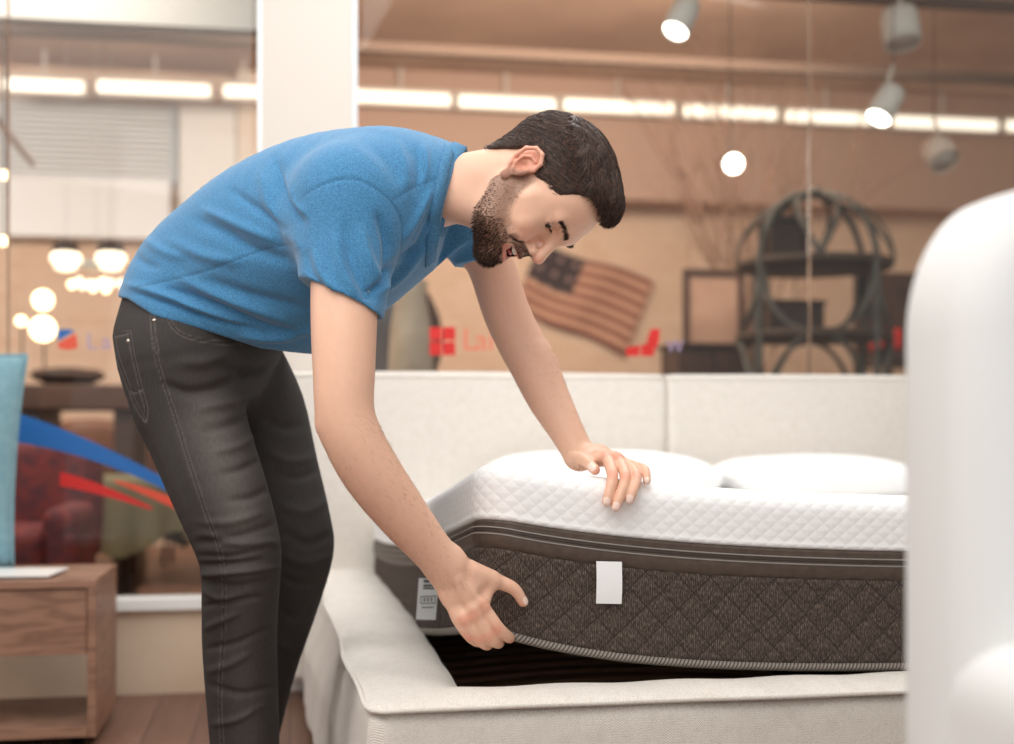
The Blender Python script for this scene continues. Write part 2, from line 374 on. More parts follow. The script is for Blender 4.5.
# ------------------------------------------------------------------ mattress (front edge lifted by the man)
MX0, MX1, MY0, MY1 = .252, 2.085, 2.15, 3.91
MZ = .27; HB = .153; HBAND = .205; HT = .315
def lift(p):
    x, y, z = p
    t = min(max((y-MY0)/(MY1-MY0), 0), 1); w = .12+.88*(1-t)**1.7
    lb = .130+.108*math.exp(-(max(x, .25)-.22)/.28); lt = .12+.088*math.exp(-(max(x, .25)-.25)/.45)
    k = min(max(z/HBAND, 0), 1)
    return (x+(1-t)**1.2*(.026+.046*min(max((1.5-x)/1.2, 0), 1)**2), y, MZ+z+w*(lb*(1-k)+lt*k))
def perim(step, R=.07, inset=0):
    """points + outward normal + arclength round the mattress, starting at the middle of the front"""
    x0, x1, y0, y1 = MX0, MX1, MY0, MY1; pts = []
    segs = [((x0+R, y0), (x1-R, y0), (0, -1)), ('arc', (x1-R, y0+R), -90), ((x1, y0+R), (x1, y1-R), (1, 0)), ('arc', (x1-R, y1-R), 0),
            ((x1-R, y1), (x0+R, y1), (0, 1)), ('arc', (x0+R, y1-R), 90), ((x0, y1-R), (x0, y0+R), (-1, 0)), ('arc', (x0+R, y0+R), 180)]
    s = 0
    segs = segs[6:]+segs[:6]
    segs = segs[-5:]+segs[:-5]
    for g in segs:
        if g[0] == 'arc':
            L = R*math.pi/2; k = max(3, int(L/step))
            for i in range(k):
                a = math.radians(g[2]+90*i/k); pts.append((g[1][0]+R*math.cos(a), g[1][1]+R*math.sin(a), math.cos(a), math.sin(a), s+L*i/k))
        else:
            a, b_, nn = g; L = math.hypot(b_[0]-a[0], b_[1]-a[1]); st = step if nn != (0, 1) and nn != (1, 0) else .04; k = int(L/st)
            for i in range(k): pts.append((a[0]+(b_[0]-a[0])*i/k, a[1]+(b_[1]-a[1])*i/k, nn[0], nn[1], s+L*i/k))
        s += L
    return pts, s
PER, PL = perim(.0065)
PER = PER+[PER[0][:4]+(PL,)]
def ringmesh(rows):
    """rows: (outset, z, v, dispfn)"""
    mb = MB(); n_ = len(PER)
    for (o, z, v, df) in rows:
        for (x, y, nx, ny, s) in PER:
            oo = o+(df(s, v) if df else 0); mb.v.append(lift((x+nx*oo, y+ny*oo, z)))
            mb.uv[len(mb.v)-1] = (s, v)
    for j in range(len(rows)-1):
        for i in range(n_-1):
            mb.f.append([j*n_+i, j*n_+(i+1) % n_, (j+1)*n_+(i+1) % n_, (j+1)*n_+i]); mb.sm.append(True)
    return mb
mattress = empty('mattress', (1.17, 3.0, MZ), 'white quilted mattress with brown diamond-stitched sides, its front edge lifted by the man', 'mattress')
DQ = .062
def dq(s, v):   # diamond quilting
    a = ((s/DQ+v/DQ*1.05) % 1); b_ = ((s/DQ-v/DQ*1.05) % 1); e = min(a, 1-a, b_, 1-b_)
    return .0045*min(1, e/.28)**.6-.003
m_quilt = mat('brown_quilt', (74, 62, 54), .9); n = NB(m_quilt); u, v, uv = n.uv()
a = n.m('PINGPONG', n.m('ADD', n.m('DIVIDE', u, DQ), n.m('MULTIPLY', v, 1.05/DQ)), .5); b_ = n.m('PINGPONG', n.m('SUBTRACT', n.m('DIVIDE', u, DQ), n.m('MULTIPLY', v, 1.05/DQ)), .5)
e = n.m('MINIMUM', a, b_)
rib = n.m('SINE', n.m('MULTIPLY', u, 2*math.pi/.0036)); nz = n.noise(1, n.scaled(uv, (420, 130, 1)), 2)
k = n.m('ADD', n.m('MULTIPLY', nz, 1.0), n.m('MULTIPLY', rib, .10))
base = n.ramp(k, [(.35, (50, 40, 34)), (.55, (76, 64, 56)), (.74, (118, 104, 94))])
line = n.m('LESS_THAN', e, .018); mx = n.new('ShaderNodeMixRGB'); n.link(line, mx.inputs[0]); n.link(base, mx.inputs[1]); mx.inputs[2].default_value = lin((38, 30, 26))
n.link(mx.outputs[0], n.b.inputs['Base Color']); n.link(n.bump(k, .6, .0012), n.b.inputs['Normal'])
rows = [(0, 0, 0, None)]+[(.002, z, z, dq) for z in np.linspace(.006, HB-.004, 24)]+[(-.002, HB, HB, None)]
ringmesh(rows).build('quilted_side', m_quilt, mattress)
m_band = mat('brown_satin_band', (86, 72, 62), .5, c2=(74, 61, 52), nscale=60)
rows = [(-.002, HB-.002, 0, None), (.003, HB+.004, 0, None)]+[(.004+.0015*math.sin(j), z, z, None) for j, z in enumerate(np.linspace(HB+.008, HBAND-.006, 6))]+[(.003, HBAND-.003, 0, None), (-.004, HBAND+.001, 0, None)]
ringmesh(rows).build('border_band', m_band, mattress)
m_cord = mat('grey_cord', (140, 134, 128), .6)
for z in (.178, .190):
    MB().tube([lift((x+nx*.0055, y+ny*.0055, z)) for (x, y, nx, ny, s) in PER[:-1:2]], .0014, 6, closed=True).build('cord', m_cord, mattress)
MB().tube([lift((x+nx*.0045, y+ny*.0045, .184)) for (x, y, nx, ny, s) in PER[:-1:2]], .0012, 6, closed=True).build('dark_strip', mat('dark_strip', (60, 48, 41), .6), mattress)
m_pipe = mat('striped_piping', (110, 100, 92), .6); n = NB(m_pipe); u, v, uv = n.uv()
st = n.m('PINGPONG', n.m('ADD', n.m('DIVIDE', u, .007), n.m('MULTIPLY', v, 3)), .5)
n.link(n.ramp(st, [(.12, (62, 52, 46)), (.26, (140, 131, 122))]), n.b.inputs['Base Color'])
MB().tube([lift((x+nx*.005, y+ny*.005, -.004)) for (x, y, nx, ny, s) in PER[:-1]], .0075, 10, closed=True).build('bottom_piping', m_pipe, mattress)
# white top cover
WQ = .030
def wq(s, v):
    a = ((s/WQ+v/WQ*1.1) % 1); b_ = ((s/WQ-v/WQ*1.1) % 1); e = min(a, 1-a, b_, 1-b_); return .0013*min(1, e/.4)
m_wq = mat('white_quilt', (250, 250, 249), .85); n = NB(m_wq); u, v, uv = n.uv()
a = n.m('PINGPONG', n.m('ADD', n.m('DIVIDE', u, WQ), n.m('MULTIPLY', v, 1.1/WQ)), .5); b_ = n.m('PINGPONG', n.m('SUBTRACT', n.m('DIVIDE', u, WQ), n.m('MULTIPLY', v, 1.1/WQ)), .5)
h = n.m('POWER', n.m('MINIMUM', a, b_), .6)
kn = n.m('MULTIPLY', n.m('SINE', n.m('MULTIPLY', u, 2*math.pi/.0042)), n.m('SINE', n.m('MULTIPLY', v, 2*math.pi/.0042)))
n.link(n.bump(n.m('ADD', h, n.m('MULTIPLY', kn, .05)), 1.0, .0014), n.b.inputs['Normal'])
rows = []; vv = HBAND
def addrow(o, z, dv, df=wq):
    global vv
    vv += dv; rows.append((o, z, vv, df))
addrow(-.004, HBAND, 0, None); addrow(.003, HBAND+.004, .006)
for z in np.linspace(HBAND+.009, HT-.045, 9): addrow(.006*math.sin((z-HBAND)/.11*2.2), z, .0075)
zc, oc = HT-.045, .006
for j in range(1, 10):
    a = j/9*math.pi/2; addrow(oc-.05*(1-math.cos(a)), zc+.040*math.sin(a), .008)
tc_ = ringmesh(rows); n_ = len(PER); k0 = (len(rows)-1)*n_
mcx, mcy = (MX0+MX1)/2, (MY0+MY1)/2; oi = oc-.05; NR = 34
for j in range(1, NR+1):
    q = (j/NR)**1.4*.985; zz_ = HT-.005+.006*math.sin(min(q*3, 1)*math.pi/2)
    for (x, y, nx, ny, s_) in PER:
        px_, py_ = x+nx*oi, y+ny*oi; tc_.v.append(lift((mcx+(px_-mcx)*(1-q), mcy+(py_-mcy)*(1-q), zz_))); tc_.uv[len(tc_.v)-1] = (s_, vv+q*.88)
    r0 = (len(rows)-2+j)*n_ if j > 1 else k0; r1 = len(tc_.v)-n_; r0 = r1-n_
    for i in range(n_-1): tc_.f.append([r0+i, r0+i+1, r1+i+1, r1+i]); tc_.sm.append(True)
tc_.f.append([len(tc_.v)-n_+i for i in range(n_-1)]); tc_.sm.append(True)
tc_.build('top_cover', m_wq, mattress)
# cloth labels sewn to the mattress
m_tag = mat('white_satin_tag', (240, 240, 240), .45)
def hang(p0, w, h_, tilt, name, m, par, dirv=(1, 0), thick=.0008, bow=.004):
    mb = MB(); nx, ny = dirv[1], -dirv[0]
    for off in (0, thick):
        mb.grid(lambda u, v: (p0[0]+dirv[0]*(u*w+tilt*v)+nx*(.006+off+bow*math.sin(v*2.6)), p0[1]+dirv[1]*(u*w+tilt*v)+ny*(.006+off+bow*math.sin(v*2.6)), p0[2]-v*h_-u*.002), 5, 12)
    return mb.build(name, m, par)
q = atY(596, 561, MY0-.006); t1 = hang((q[0], MY0-.002, q[2]), .0455, .073, -.001, 'care_tag', m_tag, mattress)
LX, LY, LZ = .256, 2.56, CAMH-147*2.58/F
t2 = hang((LX, LY, LZ), .040, .083, -.006, 'care_tag', mat('grey_satin_tag', (212, 212, 210), .5), mattress, bow=.002)
t2['label'] = 'grey printed care label'
mb = MB(); m_ink = mat('label_ink', (92, 94, 97), .6)
for (xa, xb, za, zb) in ((.010, .034, .003, .009), (.010, .034, .013, .017), (.010, .032, .019, .022), (.007, .037, .036, .0375), (.007, .037, .050, .0515), (.007, .0082, .036, .051), (.0358, .037, .036, .051), (.013, .016, .040, .047), (.020, .023, .040, .047), (.027, .030, .040, .047), (.010, .034, .058, .060)):
    v = zb/.083; mb.box((LX+xa-.006*v, LY-.0075-.002*math.sin(v*2.6)-.0006, LZ-zb), (LX+xb-.006*v, LY-.0068-.002*math.sin(v*2.6), LZ-za))
mb.build('print', m_ink, t2)
# ------------------------------------------------------------------ pillows
m_pil = mat('white_cotton', (244, 243, 241), .85, bump=.15, bscale=60, bdist=.004)
def pillow(cx, cy, w, d, t, rz, label, z0):
    mb = MB(); N = 30
    def h(u, v):
        a = abs(u*2-1); b_ = abs(v*2-1); return t/2*(max(0, 1-a**3.2)**.5)*(max(0, 1-b_**3.2)**.5)
    def f(sg):
        def g(u, v):
            X = (u-.5)*w; Y = (v-.5)*d; pin = 1-.05*((2*abs(u-.5))**2)*((2*abs(v-.5))**2)
            X *= 1-.06*(1-abs(2*v-1)**2)*0+0; z = z0+t*.5+sg*h(u, v)*(1 if sg > 0 else .9)+.004*math.sin(u*17+v*9)*h(u, v)/t
            return (cx+(X*math.cos(rz)-Y*math.sin(rz))*pin, cy+(X*math.sin(rz)+Y*math.cos(rz))*pin, z)
        return g
    mb.grid(f(1), N, N); mb.grid(f(-1), N, N)
    o = mb.build('pillow', m_pil, weld=True); return setp(o, label, 'pillow', 'bed pillows')
p1 = atY(600, 450, 3.66); p2 = atY(806, 458, 3.68)
pillow(p1[0], 3.68, .70, .42, .165, .02, 'white bed pillow left of the headboard seam, behind the hand', .605)
pillow(p2[0]+.02, 3.68, .62, .42, .150, -.02, 'white bed pillow right of the headboard seam, nearer the white armchair', .605)
# ------------------------------------------------------------------ nightstand and what stands on it
m_wal = mat('walnut', (128, 94, 76), .45); n = NB(m_wal); x, y, z, v = n.obj()
gr = n.noise(2.2, n.scaled(v, (1.2, 1.2, 9)), 8); g2 = n.noise(30, n.scaled(v, (.4, .4, 6)), 3)
wv = n.m('SINE', n.m('MULTIPLY', gr, 42))
n.link(n.ramp(n.m('ADD', n.m('MULTIPLY', wv, .16), n.m('ADD', n.m('MULTIPLY', g2, .35), .35)), [(.2, (112, 78, 62)), (.5, (140, 102, 82)), (.85, (160, 120, 98))]), n.b.inputs['Base Color'])
NX1, NY0, NY1, NZ0, NZ1 = atZ(96, 737, .03)[0], atZ(96, 737, .03)[1], 0, .03, .44
NX1 = atY(96, 600, NY0)[0]; NY1 = NY0+.40; NX0 = NX1-.56
ns = empty('nightstand', ((NX0+NX1)/2, (NY0+NY1)/2, 0), 'walnut nightstand with one drawer above an open shelf at the left', 'nightstand')
T = .022
MB().box((NX0, NY0, NZ1-T), (NX1, NY1, NZ1)).build('top', m_wal, ns, bevel=.002)
MB().box((NX1-T, NY0, NZ0), (NX1, NY1, NZ1-T)).build('side_panel', m_wal, ns, bevel=.002)
MB().box((NX0, NY0, NZ0), (NX0+T, NY1, NZ1-T)).build('side_panel', m_wal, ns, bevel=.002)
MB().box((NX0+T, NY0, NZ0), (NX1-T, NY1, NZ0+T+.006)).build('bottom_shelf', m_wal, ns, bevel=.002)
dr = MB().box((NX0+T+.002, NY0+.006, .245), (NX1-T-.002, NY0+.026, NZ1-T-.003)).build('drawer', m_wal, ns, bevel=.002)
MB().box((NX0+T+.01, NY0+.026, .25), (NX1-T-.01, NY1-.02, .262)).build('drawer_bottom', m_wal, dr)
MB().box((NX0+T, NY1-.012, .245), (NX1-T, NY1, NZ1-T)).build('back_panel', m_wal, ns)
for x in (NX0+.04, NX1-.07):
    for y in (NY0+.04, NY1-.07): MB().box((x, y, 0), (x+.03, y+.03, NZ0)).build('foot', m_black, ns)
m_paper = mat('glossy_paper', (238, 236, 232), .3)
def sheet(cx, cy, w, d, rz, z, nm, m, parent=None):
    M = Matrix.Translation((cx, cy, 0)) @ Matrix.Rotation(rz, 4, 'Z')
    return MB().box((-w/2, -d/2, z), (w/2, d/2, z+.004), M).build(nm, m, parent)
setp(sheet(NX1-.33, NY0+.17, .30, .21, .12, NZ1+.0005, 'brochure', mat('brochure_blue', (150, 186, 206), .35)), 'pale blue brochure lying on the walnut nightstand under the white leaflet', 'brochure')
lf = sheet(NX1-.25, NY0+.15, .27, .19, -.10, NZ1+.005, 'leaflet', m_paper); setp(lf, 'white folded leaflet lying on top of the walnut nightstand', 'leaflet')
# light blue cushion standing behind on the nightstand top
m_teal = mat('light_blue_linen', (128, 166, 176), .8, c2=(116, 155, 167), nscale=40, bump=.3, bscale=300, bdist=.001, sheen=.2)
def upright_cushion():
    W_, H_, T_ = .56, .60, .16; N = 34; xr_ = atY(29, 400, NY1-.06)[0]; yc = NY1-.085; z0 = NZ1+.002
    def g(sg):
        def f(u, v):
            a = abs(2*u-1); b_ = abs(2*v-1); t = T_/2*(max(0, 1-a**2.6)**.6)*(max(0, 1-b**2.6)**.6) if False else T_/2*(max(0, 1-a**2.6)**.6)*(max(0, 1-b_**2.6)**.6)
            pinx = 1-.05*(1-b_**2); pinz = 1-.05*(1-a**2)
            return (xr_-W_/2+(u-.5)*W_*pinx-(1-v)*.038, yc+sg*t, z0+H_/2+(v-.5)*H_*(1-.02*(1-a**2)))
        return f
    mb = MB(); mb.grid(g(1), N, N); mb.grid(g(-1), N, N); o = mb.build('cushion', m_teal, weld=True)
    setp(o, 'light blue square cushion standing upright on the walnut nightstand', 'cushion')
    f = g(0); e = [f(u, 0) for u in np.linspace(0, 1, 20)]+[f(1, v) for v in np.linspace(0, 1, 20)]+[f(u, 1) for u in np.linspace(1, 0, 20)]+[f(0, v) for v in np.linspace(1, 0, 20)]
    MB().tube(e, .004, 8, closed=True).build('piping', m_teal, o)
upright_cushion()
# ------------------------------------------------------------------ white armchair close to the camera, right
m_wf = mat('white_upholstery', (224, 224, 222), .75, bump=.1, bscale=80, bdist=.002)
AY = 1.0
def A(px, py, Y=AY): return atY(px, py, Y)
ax0 = A(892, 500, AY+.14)[0]; az = A(1010, 180, AY+.1)[2]
ac = empty('armchair', (ax0+.42, AY+.3, 0), 'large white armchair with a high rounded back, close on the right', 'armchair')
def rounded_back():
    out = []; w = .84; r = .13
    for a in np.linspace(math.pi, math.pi/2, 16): out.append((ax0+r*.62+r*.62*math.cos(a), az-r-.02+r*math.sin(a)))
    for t in np.linspace(0, 1, 10)[1:]: out.append((ax0+r*.62+(w/2-r*.62)*t, az-.02+.02*math.sin(t*math.pi/2)))
    full = out+[(2*(ax0+w/2)-x, z) for x, z in out[::-1][1:]]
    full = [(ax0+.004, .12)]+[(ax0, z) for z in np.linspace(.2, az-.24, 10)]+full+[(ax0+w, z) for z in np.linspace(az-.24, .2, 10)]+[(ax0+w-.004, .12)]
    full = np.array(full); c = full.mean(0); mb = MB(); D = .15; R = .05; rings = []
    for j in range(-8, 9):
        th = j/8*math.pi/2; ins = R*(1-math.cos(th)); yy = AY+D/2+math.copysign(D/2-R, j)*(1 if j else 0)+R*math.sin(th)
        rings.append((ins, yy))
    # build loft of inset outlines
    nrm = []
    for i in range(len(full)):
        a = full[max(i-1, 0)]; b_ = full[min(i+1, len(full)-1)]; t = (b_-a)/np.linalg.norm(b_-a); nrm.append((-t[1], t[0]))
    nrm = np.array(nrm)
    vs = []
    for ins, yy in rings:
        for p, q in zip(full, nrm): vs.append((p[0]-q[0]*ins, yy, p[1]-q[1]*ins))
    m_ = len(full); fs = [(j*m_+i, j*m_+i+1, (j+1)*m_+i+1, (j+1)*m_+i) for j in range(len(rings)-1) for i in range(m_-1)]
    fs.append(list(range(m_))); fs.append([(len(rings)-1)*m_+i for i in range(m_)]); mb.add(vs, fs); return mb.build('backrest', m_wf, ac)
rounded_back()
armz = A(960, 668, AY-.1)[2]
pad('seat_base', (ax0+.03, AY-.58, .10), (ax0+.82, AY+.02, .34), .04, ac, m_wf)
pad('seat_cushion', (ax0+.15, AY-.60, .335), (ax0+.70, AY+.0, .46), .05, ac, m_wf, bul=.015)
pad('arm', (ax0+.002, AY-.56, .12), (ax0+.15, AY+.12, armz), .05, ac, m_wf)
pad('arm', (ax0+.69, AY-.56, .12), (ax0+.83, AY+.12, armz), .05, ac, m_wf)
for x in (ax0+.06, ax0+.74):
    for y in (AY-.50, AY+.05): MB().lathe((x, y, 0), [(.014, 0), (.022, .12)], 12).build('leg', m_wal, ac)
# ------------------------------------------------------------------ lettering and stickers on the glass
def flat(poly, name, m, parent=None, Y=YP-.004, th=.001):
    pts = [atY(x, y, Y) for x, y in poly]; mb = MB(); mb.prism([(p[0], p[2]) for p in pts], Y, Y+th); return mb.build(name, m, parent)
m_red = mat('red_vinyl', (206, 34, 30), .5); m_blue = mat('blue_vinyl', (24, 98, 170), .5); m_fred = mat('faint_red_vinyl', (222, 120, 96), .5); m_lil = mat('faint_lilac_vinyl', (168, 148, 178), .5)
def text(body, px, py, hpx, name, m, parent=None, Y=YP-.004, slant=0):
    cu = bpy.data.curves.new(name, 'FONT'); cu.body = body; cu.size = 1; cu.extrude = .0; cu.shear = slant
    t = bpy.data.objects.new(name, cu); COL.objects.link(t); bpy.context.view_layer.update()
    dg = bpy.context.evaluated_depsgraph_get(); me = bpy.data.meshes.new_from_object(t.evaluated_get(dg)); bpy.data.objects.remove(t)
    p = atY(px, py, Y); q = atY(px, py-hpx, Y); k = (q[2]-p[2])/.73
    o = bpy.data.objects.new(name, me); me.transform(Matrix.Rotation(math.pi/2, 4, 'X') @ Matrix.Scale(k, 4)); me.materials.clear(); me.materials.append(m); COL.objects.link(o)
    if parent: o.parent = parent; o.location = world_inv(parent) @ Vector(p)
    else: o.location = p
    sd = o.modifiers.new('s', 'SOLIDIFY'); sd.thickness = .001; return o
p = atY(440, 356, YP-.004)
dc = empty('window_lettering', p, 'red four-square logo with faint red letters on the right window', 'window sticker')
for (a, b_) in ((429.5, 327), (443, 327), (429.5, 342), (443, 342)):
    flat([(a, b_), (a+12.3, b_), (a+12.3, b_+13.2), (a, b_+13.2)], 'logo_square', m_red, dc)
text('L', 462, 350, 23, 'letter', m_fred, dc); text('ai', 475, 350, 22, 'letter', m_fred, dc)
sw = empty('window_lettering', atY(645, 357, YP-.004), 'bold red angled mark beside a faint letter on the right window, right of the flag', 'window sticker')
for q in ([(627, 347), (641, 345.5), (639, 356), (626, 356)], [(642, 345), (650, 342), (655, 352), (653, 356), (641, 356)], [(647, 341), (651, 329), (660, 329), (659, 341), (655.5, 350)]):
    flat(q, 'logo_stroke', m_red, sw)
text('W', 666, 352, 13, 'letter', m_lil, sw)
dl = empty('window_lettering', atY(68, 350, YP-.004), 'blue and red tile logo with faint lilac letters on the left window', 'window sticker')
flat([(57, 330), (68, 329), (75, 331), (58, 341)], 'logo_tile', m_blue, dl); flat([(58, 343), (76, 333), (78, 348), (68, 350), (58, 348)], 'logo_tile', mat('orange_red_vinyl', (222, 84, 56), .5), dl)
text('L', 86, 349, 17, 'letter', m_lil, dl); text('a', 101, 349, 17, 'letter', m_lil, dl)
st = empty('window_stripes', atY(110, 520, YP-.004), 'blue and red swoosh stripes stuck low on the left window', 'window sticker')
def swoosh(up, lo, name, m):
    U = [(x, y) for x, y in up]; flat(U+lo[::-1], name, m, st)
def qb(a, b_, c, k=12): return [((1-t)**2*a[0]+2*t*(1-t)*b_[0]+t*t*c[0], (1-t)**2*a[1]+2*t*(1-t)*b_[1]+t*t*c[1]) for t in np.linspace(0, 1, k)]
swoosh(qb((-6, 407), (70, 424), (186, 490)), qb((-6, 440), (80, 446), (186, 500)), 'blue_stripe', m_blue)
swoosh(qb((60, 472), (90, 478), (152, 507)), qb((60, 486), (96, 492), (152, 510)), 'red_stripe', m_red)
swoosh(qb((114, 480), (140, 484), (186, 503)), qb((114, 482), (140, 492), (186, 514)), 'orange_stripe', mat('orange_stripe_vinyl', (216, 76, 50), .5))
# ------------------------------------------------------------------ ceiling lights, spotlights
m_tube = mat('tube_light', (255, 250, 240), .5, emit=(255, 244, 224), es=1.3); m_house = mat('light_housing', (216, 206, 196), .5)
YL = 8.95
def fluoro(x0, y0, x1, y1, lab, proto=[None]):
    a = atY(x0, (y0+y1)/2, YL); b_ = atY(x1, (y0+y1)/2, YL); c = (a+b_)/2; w = (b_-a)[0]; h = .078
    r = empty('ceiling_light', c, lab, 'ceiling light', 'row of tube lights across the hall')
    MB().box((c[0]-w/2-.02, YL, c[2]-h/2-.012), (c[0]+w/2+.02, YL+.10, c[2]+h/2+.03)).build('housing', m_house, r)
    mb = MB(); mb.box((c[0]-w/2, YL-.03, c[2]-h/2), (c[0]+w/2, YL+.0, c[2]+h/2)); mb.build('diffuser', m_tube, r, bevel=.02)
    MB().box((c[0]-.01, YL+.04, c[2]+h/2+.03), (c[0]+.01, YL+.06, CEILZ)).build('hanger', m_house, r)
    return r
for x0, x1, y, lab in ((2, 84, 86, 'tube light behind the left edge of the left window, first of the row'), (98, 210, 89, 'long tube light above the roller shutter in the left window'), (224, 262, 92, 'short stretch of tube light cut off by the white pillar'),
                       (352, 450, 98.5, 'tube light just right of the white pillar'), (459, 555, 103.5, 'tube light straight above the back of the man\'s head, second right of the pillar'),
                       (564, 674, 107.5, 'long tube light above the man\'s hair, third right of the pillar'), (684, 776, 113, 'tube light above the round glowing spotlight, fourth right of the pillar'),
                       (785, 872, 118, 'tube light touching the tilted white spotlight'), (894, 997, 124, 'tube light right of the tilted white spotlight, last full one of the row'), (1006, 1060, 127, 'tube light cut off by the right edge of the picture')):
    fluoro(x0, y, x1, y, lab)
m_stem = mat('dull_brown_metal', (104, 84, 74), .9)  # plain brown of the spotlight stems
m_spot = mat('spot_white', (226, 220, 212), .45); m_spotlit = mat('spot_lamp', (255, 255, 250), .5, emit=(255, 248, 236), es=9)
def spot(px, py, Y, dirv, L, R, lab, lit=True, m=None):
    c = Vector(atY(px, py, Y)); r = empty('spotlight', c, lab, 'spotlight', 'track spotlights in the hall')
    d = Vector(dirv).normalized(); a = c-d*L
    m = m or m_spot
    mb = MB(); mb.lathe(a, [(R*.55, -.01), (R*.9, .0), (R, .03), (R, L), (R*.9, L), (R*.86, L-.02)], 24, d); mb.build('lamp_head', m, r)
    mb = MB(); mb.lathe(a, [(R*.84, L-.018), (R*.84, L-.008)], 24, d); mb.build('lens', m_spotlit if lit else m_house, r)
    MB().tube([a+d*L*.3+Vector((0, 0, 0)), a+d*L*.3+Vector((0, 0, R+.03)), Vector((a.x, a.y, max(a.z+.12, a.z+R+.05)))], .009, 8).build('bracket', m, r)
    MB().tube([(a.x, a.y, max(a.z+.12, a.z+R+.05)), (a.x, a.y, CEILZ)], .0028, 8).build('stem', m_stem, r)
spot(675, 32, 5.4, (-.5, -.3, -.95), .17, .062, 'white spotlight shining down at the top, above the flag and the lamp row')
spot(903, 44, 5.6, (0, -.25, -1), .17, .088, 'large unlit white spotlight hanging straight down at the top right', False)
spot(878, 119, 5.4, (-.55, -.2, -.85), .17, .062, 'tilted white spotlight overlapping the row of tube lights')
spot(734, 164, 5.3, (-.15, -.9, -.3), .10, .050, 'bright spotlight facing out, between the man\'s hair and the round shelf', m=m_bulk)
spot(945, 162, 5.5, (.1, -.6, -.7), .12, .075, 'dim brownish spotlight above the white armchair', False, m=mat('spot_dim', (232, 208, 190), .6))
# ------------------------------------------------------------------ flag on the brick wall
def flag():
    Y = YB-.03; c0 = np.array((528, 236.)); c1 = np.array((653, 282.)); c2 = np.array((624, 356.)); c3 = np.array((500, 300.))
    c0 = np.array((541, 243.)); c3 = np.array((512, 306.))
    m = mat('flag_cloth', (170, 120, 98), .8); n = NB(m); u, v, uv = n.uv()
    k = n.m('FLOOR', n.m('MULTIPLY', v, 13)); od = n.m('MODULO', k, 2)
    mx = n.new('ShaderNodeMixRGB'); n.link(od, mx.inputs[0]); mx.inputs[1].default_value = lin((140, 82, 66)); mx.inputs[2].default_value = lin((206, 160, 132))
    can = n.m('MULTIPLY', n.m('LESS_THAN', u, .4), n.m('LESS_THAN', v, 7/13))
    m2 = n.new('ShaderNodeMixRGB'); n.link(can, m2.inputs[0]); n.link(mx.outputs[0], m2.inputs[1])
    su = n.m('PINGPONG', n.m('MULTIPLY', u, 6/.4*.5+.0), .5); sv = n.m('PINGPONG', n.m('MULTIPLY', v, 13/7*5*.5), .5)
    star = n.m('GREATER_THAN', n.m('ADD', su, sv), .78)
    m3 = n.new('ShaderNodeMixRGB'); n.link(star, m3.inputs[0]); m3.inputs[1].default_value = lin((62, 44, 46)); m3.inputs[2].default_value = lin((150, 122, 112)); n.link(m3.outputs[0], m2.inputs[2])
    n.link(m2.outputs[0], n.b.inputs['Base Color'])
    mb = MB()
    def f(off):
        def g(u, v):
            p = (c0*(1-u)+c1*u)*(1-v)+(c3*(1-u)+c2*u)*v; p = p+np.array((0, 3.0))*math.sin(u*6.3)*.8; q = atY(p[0], p[1], Y); q[1] -= off+.012*(1+math.sin(u*13+v*2)); return q
        return g
    mb.grid(f(0), 40, 24, uvf=lambda u, v: (u, v)); mb.grid(f(.004), 40, 24, uvf=lambda u, v: (u, v))
    setp(mb.build('flag', m), 'faded flag with stars and stripes hanging aslant on the brick wall', 'flag')
flag()
